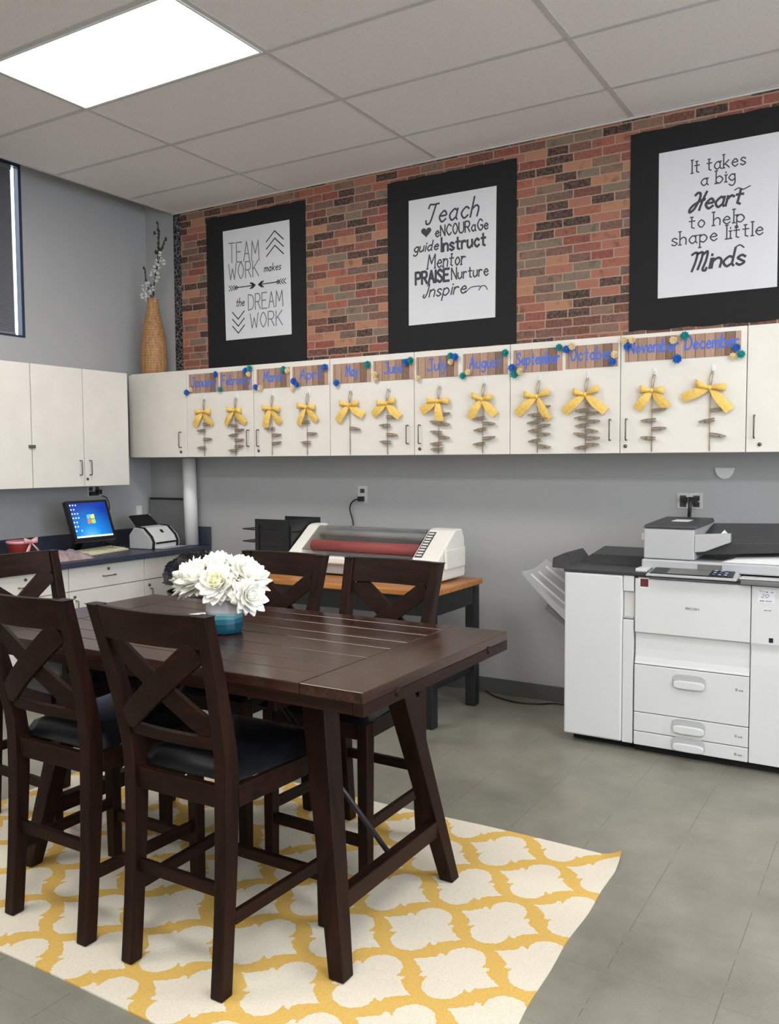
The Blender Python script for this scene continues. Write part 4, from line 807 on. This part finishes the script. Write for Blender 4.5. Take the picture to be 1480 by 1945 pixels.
# scanner slab + document feeder
m = MB(); m.box(3.995, 4.96, -.585, -.09, .902, .950); build('scanner_base', m, 'copier_grey', cp, bevel=.008)
m = MB(); m.box(4.0, 4.95, -.55, -.10, .892, .902); build('scanner_gap', m, 'dark', cp)
m = MB(); m.box(4.262, 4.372, -.5875, -.5852, .915, .938); build('handle_notch', m, 'midgrey', cp)
m = MB(); m.prism([(-.575, .953), (-.575, 1.098), (-.56, 1.104), (-.16, 1.104), (-.15, .953)], 'x', 4.003, 4.243); fd = build('feeder_housing', m, 'copier_grey', cp, bevel=.006)
m = MB(); m.hexa([(4.0, -.582, 1.105), (4.256, -.582, 1.105), (4.256, -.15, 1.112), (4.0, -.15, 1.112)], [(4.012, -.575, 1.121), (4.25, -.575, 1.121), (4.25, -.155, 1.134), (4.012, -.155, 1.134)]); ld = build('feeder_lid', m, 'dkgrey', fd, bevel=.003)
m = MB(); m.box(4.10, 4.18, -.42, -.30, 1.1275, 1.1305); build('lid_label', m, 'paper', ld)
m = MB(); m.box(3.985, 4.0025, -.55, -.50, 1.04, 1.075); build('feeder_knob', m, 'copier', fd, bevel=.003)
m = MB(); m.prism([(4.2435, 1.078), (4.402, 1.088), (4.402, 1.046), (4.290, .998), (4.2435, .992)], 'y', -.575, -.53); build('paper_guide', m, 'copier_grey', fd, bevel=.003)
m = MB(); m.hexa([(4.245, -.529, .975), (4.97, -.529, 1.03), (4.97, -.13, 1.03), (4.245, -.13, 1.00)], [(4.245, -.529, 1.035), (4.97, -.529, 1.065), (4.97, -.13, 1.125), (4.245, -.13, 1.105)]); ft = build('feed_tray', m, 'dkgrey', fd, bevel=.004)
m = MB(); m.prism([(4.345, 1.058), (4.385, 1.058), (4.380, 1.085), (4.368, 1.10), (4.355, 1.085)], 'y', -.528, -.505); build('tray_stop', m, 'white', ft)
m = MB(); m.hexa([(4.36, -.575, .9505), (4.96, -.575, .9505), (4.96, -.12, .9505), (4.36, -.12, .9505)], [(4.42, -.56, .968), (4.95, -.56, 1.005), (4.95, -.14, 1.02), (4.42, -.14, .985)]); build('platen_cover', m, 'copier', fd, bevel=.006)
# ---------------------------------------------------------------- rug
m = MB(); nx, ny = 98, 60; x0, x1, y0, y1 = RX, 4.262, RY, -1.828
top = []
for i in range(nx+1):
    r = []
    for j in range(ny+1):
        u, q = i/nx, j/ny; x = x0+(x1-x0)*u; y = y0+(y1-y0)*q
        x += (.055*(1-q)+.005*sin(q*9)+.003*sin(q*27+1))*u**6
        y += .012*sin(u*9)*(q**8-(1-q)**8)*.6
        cz = .030*max(0, (u-.965)/.035)**2*max(0, (q-.93)/.07)**1.2
        z = .006+.0012*(sin(x*9+y*4)+sin(y*13-x*5))*.5+cz
        r.append((x, y, z))
    top.append(r)
m.strip(top); m.strip([[(p[0], p[1], max(.0008, p[2]-.005)) for p in r] for r in top])
bt = [[(p[0], p[1], max(.0008, p[2]-.005)) for p in r] for r in top]
m.strip([[r[0] for r in top], [r[0] for r in bt]]); m.strip([[r[-1] for r in top], [r[-1] for r in bt]]); m.strip([top[0], bt[0]]); m.strip([top[-1], bt[-1]])
rug = build('area_rug', m, 'rug'); tag(rug, 'flat woven yellow and white trellis rug under the dining table', 'rug')
RZ = .0075
# ---------------------------------------------------------------- dining table
TX0, TX1, TY0, TY1, TZ = 2.30, 3.968, -3.066, -2.168, .862
tb = thing('dining_table', ((TX0+TX1)/2, (TY0+TY1)/2, 0), 'dark espresso counter height trestle dining table on the yellow rug', 'table')
EB = 3.768; g = .0035; ply = [-3.066, -2.956, -2.858, -2.729, -2.596, -2.493, -2.362, -2.250, -2.168]
def plank(m, x0, x1, y0, y1, z0, z1, b=.003):
    m.box(x0, x1, y0, y1, z0, z1)
m = MB()
for i in range(len(ply)-1): plank(m, TX0+.198, EB-.002, ply[i], ply[i+1]-.0014, TZ-.03, TZ)
build('top_planks', m, 'top', tb, bevel=.003, seg=4)
for q in ((EB, TX1-.002), (TX0, TX0+.196)):
    m = MB(); plank(m, q[0], q[1], TY0, TY1, TZ-.03, TZ); build('breadboard_end', m, 'topy', tb, bevel=.002)
for q in ((TY0+.001, TY0+.03), (TY1-.03, TY1-.001)):
    m = MB(); m.box(TX0+.034, TX1-.034, q[0], q[1], TZ-.062, TZ-.0302); build('side_rail', m, 'espx', tb, bevel=.002)
for q in ((TX1-.033, TX1-.001), (TX0+.001, TX0+.033)):
    m = MB(); m.box(q[0], q[1], TY0, TY1, TZ-.0625, TZ-.0303); build('end_rail', m, 'espy', tb, bevel=.002)
for y in (-2.897, -2.32):
    m = MB(); m.tube([(TX1-.002, y, .826), (TX1+.0008, y, .826)], .0125, 18); m.tube([(TX1+.0008, y, .826), (TX1+.0018, y, .826)], .0095, 18); build('wood_plug', m, 'espx', tb)
for xo, sg in ((3.829, 1), (2.439, -1)):   # outer face x at the foot; the legs splay outward both ways
    for s_ in (-1, 1):
        def sec(z):
            t_ = z/.80; xo_ = xo-sg*.144*t_; wx = .050+.032*t_; yo = -2.6075+s_*(.355-.113*t_); wy = .050+.030*t_
            xs_ = sorted((xo_, xo_-sg*wx)); ys_ = sorted((yo, yo-s_*wy)); return [(xs_[0], ys_[0], z), (xs_[1], ys_[0], z), (xs_[1], ys_[1], z), (xs_[0], ys_[1], z)]
        m = MB(); b0_ = [(p[0], p[1], RZ+.001) for p in sec(RZ)]; m.hexa(b0_, sec(.7985)); build('leg', m, 'espz', tb, bevel=.003)
    xi = xo-sg*.040; xs_ = sorted((xi, xi-sg*.036))
    m = MB(); m.box(xs_[0], xs_[1], -2.895, -2.32, .172, .228); build('stretcher', m, 'espy', tb, bevel=.003)
    xi = xo-sg*.235; xs_ = sorted((xi, xi-sg*.03))
    m = MB(); m.box(xs_[0], xs_[1], -2.95, -2.265, .73, .7995); build('trestle_head', m, 'espy', tb, bevel=.003)
m = MB(); m.box(2.71, 3.56, -2.625, -2.59, .73, .7995); build('centre_beam', m, 'espx', tb, bevel=.003)
for a, b in (((3.765, -2.6075, .215), (3.22, -2.6075, .75)), ((2.503, -2.6075, .215), (3.0, -2.6075, .75))):
    m = MB(); m.tube([a, b], .0085, 12); build('brace_rod', m, 'black', tb)
# ---------------------------------------------------------------- counter chairs
def chair():
    c = thing('dining_chair', (0, 0, 0), 'x', 'chair', 'espresso counter height chairs around the dining table')
    # local: sitter faces +Y; rear foot outer face at y=-.235
    def stile_y(z):   # centre line of rear leg
        if z < .60: t_ = z/.60; return -.213+.035*sin(t_*pi/2)
        t_ = (z-.60)/.445; return -.178-.106*t_**1.2
    NZ = 18
    for s_ in (-1, 1):
        m = MB(); rings = []
        for i in range(NZ+1):
            z = 1.045*i/NZ; y = stile_y(z); w = .021; d = .022+.006*max(0, 1-abs(z-.55)/.35)-.004*max(0, (z-.7)/.345)
            xc = s_*(.171+.029*max(0, (z-.55)/.495)**1.0); rings.append([(xc-w, y-d, z), (xc+w, y-d, z), (xc+w, y+d, z), (xc-w, y+d, z)])
        for i in range(NZ): m.add(rings[i]+rings[i+1], [(0, 1, 5, 4), (1, 2, 6, 5), (2, 3, 7, 6), (3, 0, 4, 7)])
        m.add(rings[0], [(3, 2, 1, 0)]); m.add(rings[-1], [(0, 1, 2, 3)])
        o = build('leg', m, 'espz', c); md = o.modifiers.new('weld', 'WELD'); md.merge_threshold = .0002; md = o.modifiers.new('bevel', 'BEVEL'); md.width = .004; md.segments = 2; md.limit_method = 'ANGLE'; md.angle_limit = radians(40)
        m = MB(); xc = s_*.204; m.hexa([(xc-.019, .206, 0), (xc+.019, .206, 0), (xc+.019, .244, 0), (xc-.019, .244, 0)], [(xc-.021, .198, .565), (xc+.021, .198, .565), (xc+.021, .244, .565), (xc-.021, .244, .565)]); build('leg', m, 'espz', c, bevel=.004)
    def bow(x, k=.030): return -k*(1-(x/.20)**2)
    def rail(z0, z1, dep, k, xw=.176, yo=0):
        m = MB(); n = 14; rows = []
        for i in range(n+1):
            x = -xw+2*xw*i/n; ya = stile_y((z0+z1)/2)+yo+bow(x, k); za = stile_y(z1)-stile_y((z0+z1)/2); zb = stile_y(z0)-stile_y((z0+z1)/2)
            rows.append([(x, ya+zb-dep/2, z0), (x, ya+zb+dep/2, z0), (x, ya+za+dep/2, z1), (x, ya+za-dep/2, z1)])
        for i in range(n): m.add(rows[i]+rows[i+1], [(0, 1, 5, 4), (1, 2, 6, 5), (2, 3, 7, 6), (3, 0, 4, 7)])
        m.add(rows[0], [(3, 2, 1, 0)]); m.add(rows[-1], [(0, 1, 2, 3)]); return m
    build('crest_rail', rail(.952, 1.046, .022, .030, .181), 'espx', c, bevel=.003)
    build('lower_rail', rail(.668, .702, .020, .018, .160), 'espx', c, bevel=.002)
    # X slats following the bow
    def slat(sg, off, k=.026):
        m = MB(); n = 16; rows = []
        for i in range(n+1):
            t_ = i/n; x = sg*(-.172+.344*t_); z = .698+.258*t_; d = Vector((sg*.344, .258)).normalized(); q = Vector((-d.y, d.x))*.033
            pts = []
            for e in (-1, 1):
                xx = x+q.x*e; zz = z+q.y*e; zz = min(max(zz, .690), .965); xx = min(max(xx, -.180), .180); pts.append((xx, zz))
            (xa, za), (xb, zb) = pts; f = lambda xx, zz, o_: (xx, stile_y(zz)+bow(xx, k)+off+o_, zz)
            rows.append([f(xa, za, -.0075), f(xb, zb, -.0075), f(xb, zb, .0075), f(xa, za, .0075)])
        for i in range(n): m.add(rows[i]+rows[i+1], [(0, 1, 5, 4), (1, 2, 6, 5), (2, 3, 7, 6), (3, 0, 4, 7)])
        m.add(rows[0], [(3, 2, 1, 0)]); m.add(rows[-1], [(0, 1, 2, 3)]); return m
    build('cross_slat', slat(1, -.008), 'espx', c, bevel=.002); build('cross_slat', slat(-1, .008), 'espx', c, bevel=.002)
    m = MB(); m.box(-.165, .165, -.192, -.170, .505, .565); m.box(-.178, .178, .215, .237, .505, .565)
    m.hexa([(-.196, -.155, .505), (-.176, -.155, .505), (-.190, .20, .505), (-.212, .20, .505)], [(-.196, -.155, .565), (-.176, -.155, .565), (-.190, .20, .565), (-.212, .20, .565)])
    m.hexa([(.176, -.155, .505), (.196, -.155, .505), (.212, .20, .505), (.190, .20, .505)], [(.176, -.155, .565), (.196, -.155, .565), (.212, .20, .565), (.190, .20, .565)]); build('seat_frame', m, 'espx', c, bevel=.002)
    m = MB(); n = 16; rows = []
    for i in range(n+1):
        r = []
        for j in range(n+1):
            u, q = i/n*2-1, j/n*2-1; y = -.158+(.262+.158)*(j/n); hw = .172+.052*(j/n); ed_ = max(abs(u), abs(q)); hh = .052*(1-ed_**6)**.5+.004*(1-u*u)*(1-q*q)
            r.append((u*hw, y, .567+hh))
        rows.append(r)
    m.strip(rows); m.strip([[(p[0], p[1], .5665) for p in r] for r in rows]); build('seat_cushion', m, 'leather', c)
    for s_ in (-1, 1):
        m = MB(); m.bar((s_*.184, -.175, .205), (s_*.199, .205, .205), .019, .036); build('stretcher', m, 'espy', c, bevel=.002)
    m = MB(); m.box(-.162, .162, -.199, -.181, .262, .298); build('stretcher', m, 'espx', c, bevel=.002)
    m = MB(); m.box(-.180, .180, .214, .236, .140, .176); build('footrest', m, 'espx', c, bevel=.002)
    return c
ch = chair()
CH = [(3.405, -2.960, 0, 'espresso cross back counter chair nearest the viewer, its back in front of the flower vase'),
      (2.876, -2.965, 0, 'espresso cross back counter chair on the near side, left of the nearest one'),
      (3.392, -2.250, pi-.02, 'espresso cross back counter chair on the far side in front of the laminator'),
      (2.862, -2.250, pi, 'espresso cross back counter chair on the far side directly behind the flowers'),
      (2.160, -2.565, -pi/2, 'espresso cross back counter chair at the far left end of the table')]
for i, (x, y, r, lb) in enumerate(CH):
    o = ch if i == 0 else copy_tree(ch)
    o.location = (x, y, RZ); o.rotation_euler = (0, 0, r); o['label'] = lb
# ---------------------------------------------------------------- on the table
fx, fy_ = 3.142, -2.655; fz = TZ+.0005
va = thing('flower_vase', (fx, fy_, fz), 'teal and white banded glass vase holding white flowers on the table', 'vase')
m = MB(); m.lathe([(.053, 0), (.060, .006), (.062, .02), (.062, .138), (.060, .142), (.056, .142), (.056, .02)], (fx, fy_, fz), 40); build('vase_body', m, 'glaze', va)
random.seed(21)
def flower(c, r, ax, npet, cone, m_, core):
    c = Vector(c); ax = Vector(ax).normalized(); a = ax.orthogonal().normalized(); b = ax.cross(a); m = MB(); mc = MB()
    for L_, (el, ln, wd, cnt_) in enumerate([(-.45, .95, .50, npet-3), (-.1, 1.0, .50, npet-3), (.22, .97, .48, npet-3), (.55, .88, .46, npet-4), (.85, .76, .42, npet-5), (1.15, .62, .36, npet-7)]):
        for k in range(max(cnt_, 5)):
            th = 2*pi*k/max(cnt_, 5)+L_*.37+random.uniform(-.1, .1); e = el+random.uniform(-.14, .14); l_ = r*ln*random.uniform(.84, 1.1)
            rad = a*cos(th)+b*sin(th); sd = -a*sin(th)+b*cos(th); rows = []
            for q in range(6):
                t_ = q/5; bend = e+.35*t_; p = c+(rad*cos(bend)+ax*sin(bend))*l_*t_; wv = wd*r*(sin(pi*min(1, .12+t_*.82))**.7)*.5*(1 if q < 5 else .35)
                cup = ax*wv*.35; rows.append([p-sd*wv+cup, p, p+sd*wv+cup])
            (mc if L_ >= 4 else m).strip(rows)
    f = thing('white_flower', tuple(c), '', 'flower', 'white flowers in the teal vase')
    build('outer_petals', m, m_, f, solid=.0008); build('inner_petals', mc, core, f, solid=.0008)
    st_ = MB(); st_.tube([c, c+Vector((fx-c.x, fy_-c.y, -.0))*.5+Vector((0, 0, -.03)), (fx+(c.x-fx)*.15, fy_+(c.y-fy_)*.15, fz+.08)], .003, 6); build('stem', st_, 'bud', f)
    return f
fl = [((fx-0.132, fy_-0.013, fz+0.167), 0.085, (-.8, -.3, .6), 'lowest left white flower, spreading beyond the vase edge'), ((fx-0.052, fy_-0.050, fz+0.182), 0.085, (-.3, -.7, .9), 'large white flower at the front, left of centre in the bunch'), ((fx+0.023, fy_+0.046, fz+0.200), 0.080, (.1, .4, 1), 'white flower at the top back of the bunch'),
      ((fx+0.091, fy_+0.013, fz+0.184), 0.085, (.7, .1, .8), 'white flower at the right side of the bunch, above the drooping one'), ((fx+0.032, fy_-0.059, fz+0.170), 0.080, (.3, -.9, .6), 'yellow tinged white flower at the front above the vase rim'), ((fx-0.077, fy_+0.055, fz+0.192), 0.080, (-.4, .5, .9), 'white flower at the back left of the bunch'),
      ((fx+0.128, fy_-0.029, fz+0.137), 0.070, (.9, -.3, .2), 'small drooping white flower at the far right of the bunch'), ((fx-0.019, fy_-0.004, fz+0.212), 0.075, (0, -.2, 1), 'highest white flower at the centre of the bunch')]
for c, r, ax, lb in fl:
    f = flower(c, r, ax, 15, 0, 'petal', 'petal2' if 'yellow' in lb else 'petal'); f['label'] = lb
m = MB(); q = (2.840, -2.478); m.strip([[(q[0]-.05, q[1]-.03, fz+.001), (q[0]-.045, q[1]+.03, fz+.001)], [(q[0], q[1]-.03, fz+.006), (q[0], q[1]+.032, fz+.008)], [(q[0]+.055, q[1]-.022, fz+.003), (q[0]+.05, q[1]+.025, fz+.014)]])
solo('paper_scrap', (q[0], q[1], fz), m, 'paper', 'small folded white paper scrap lying on the dining table left of the flower vase', 'paper', solid=.001)
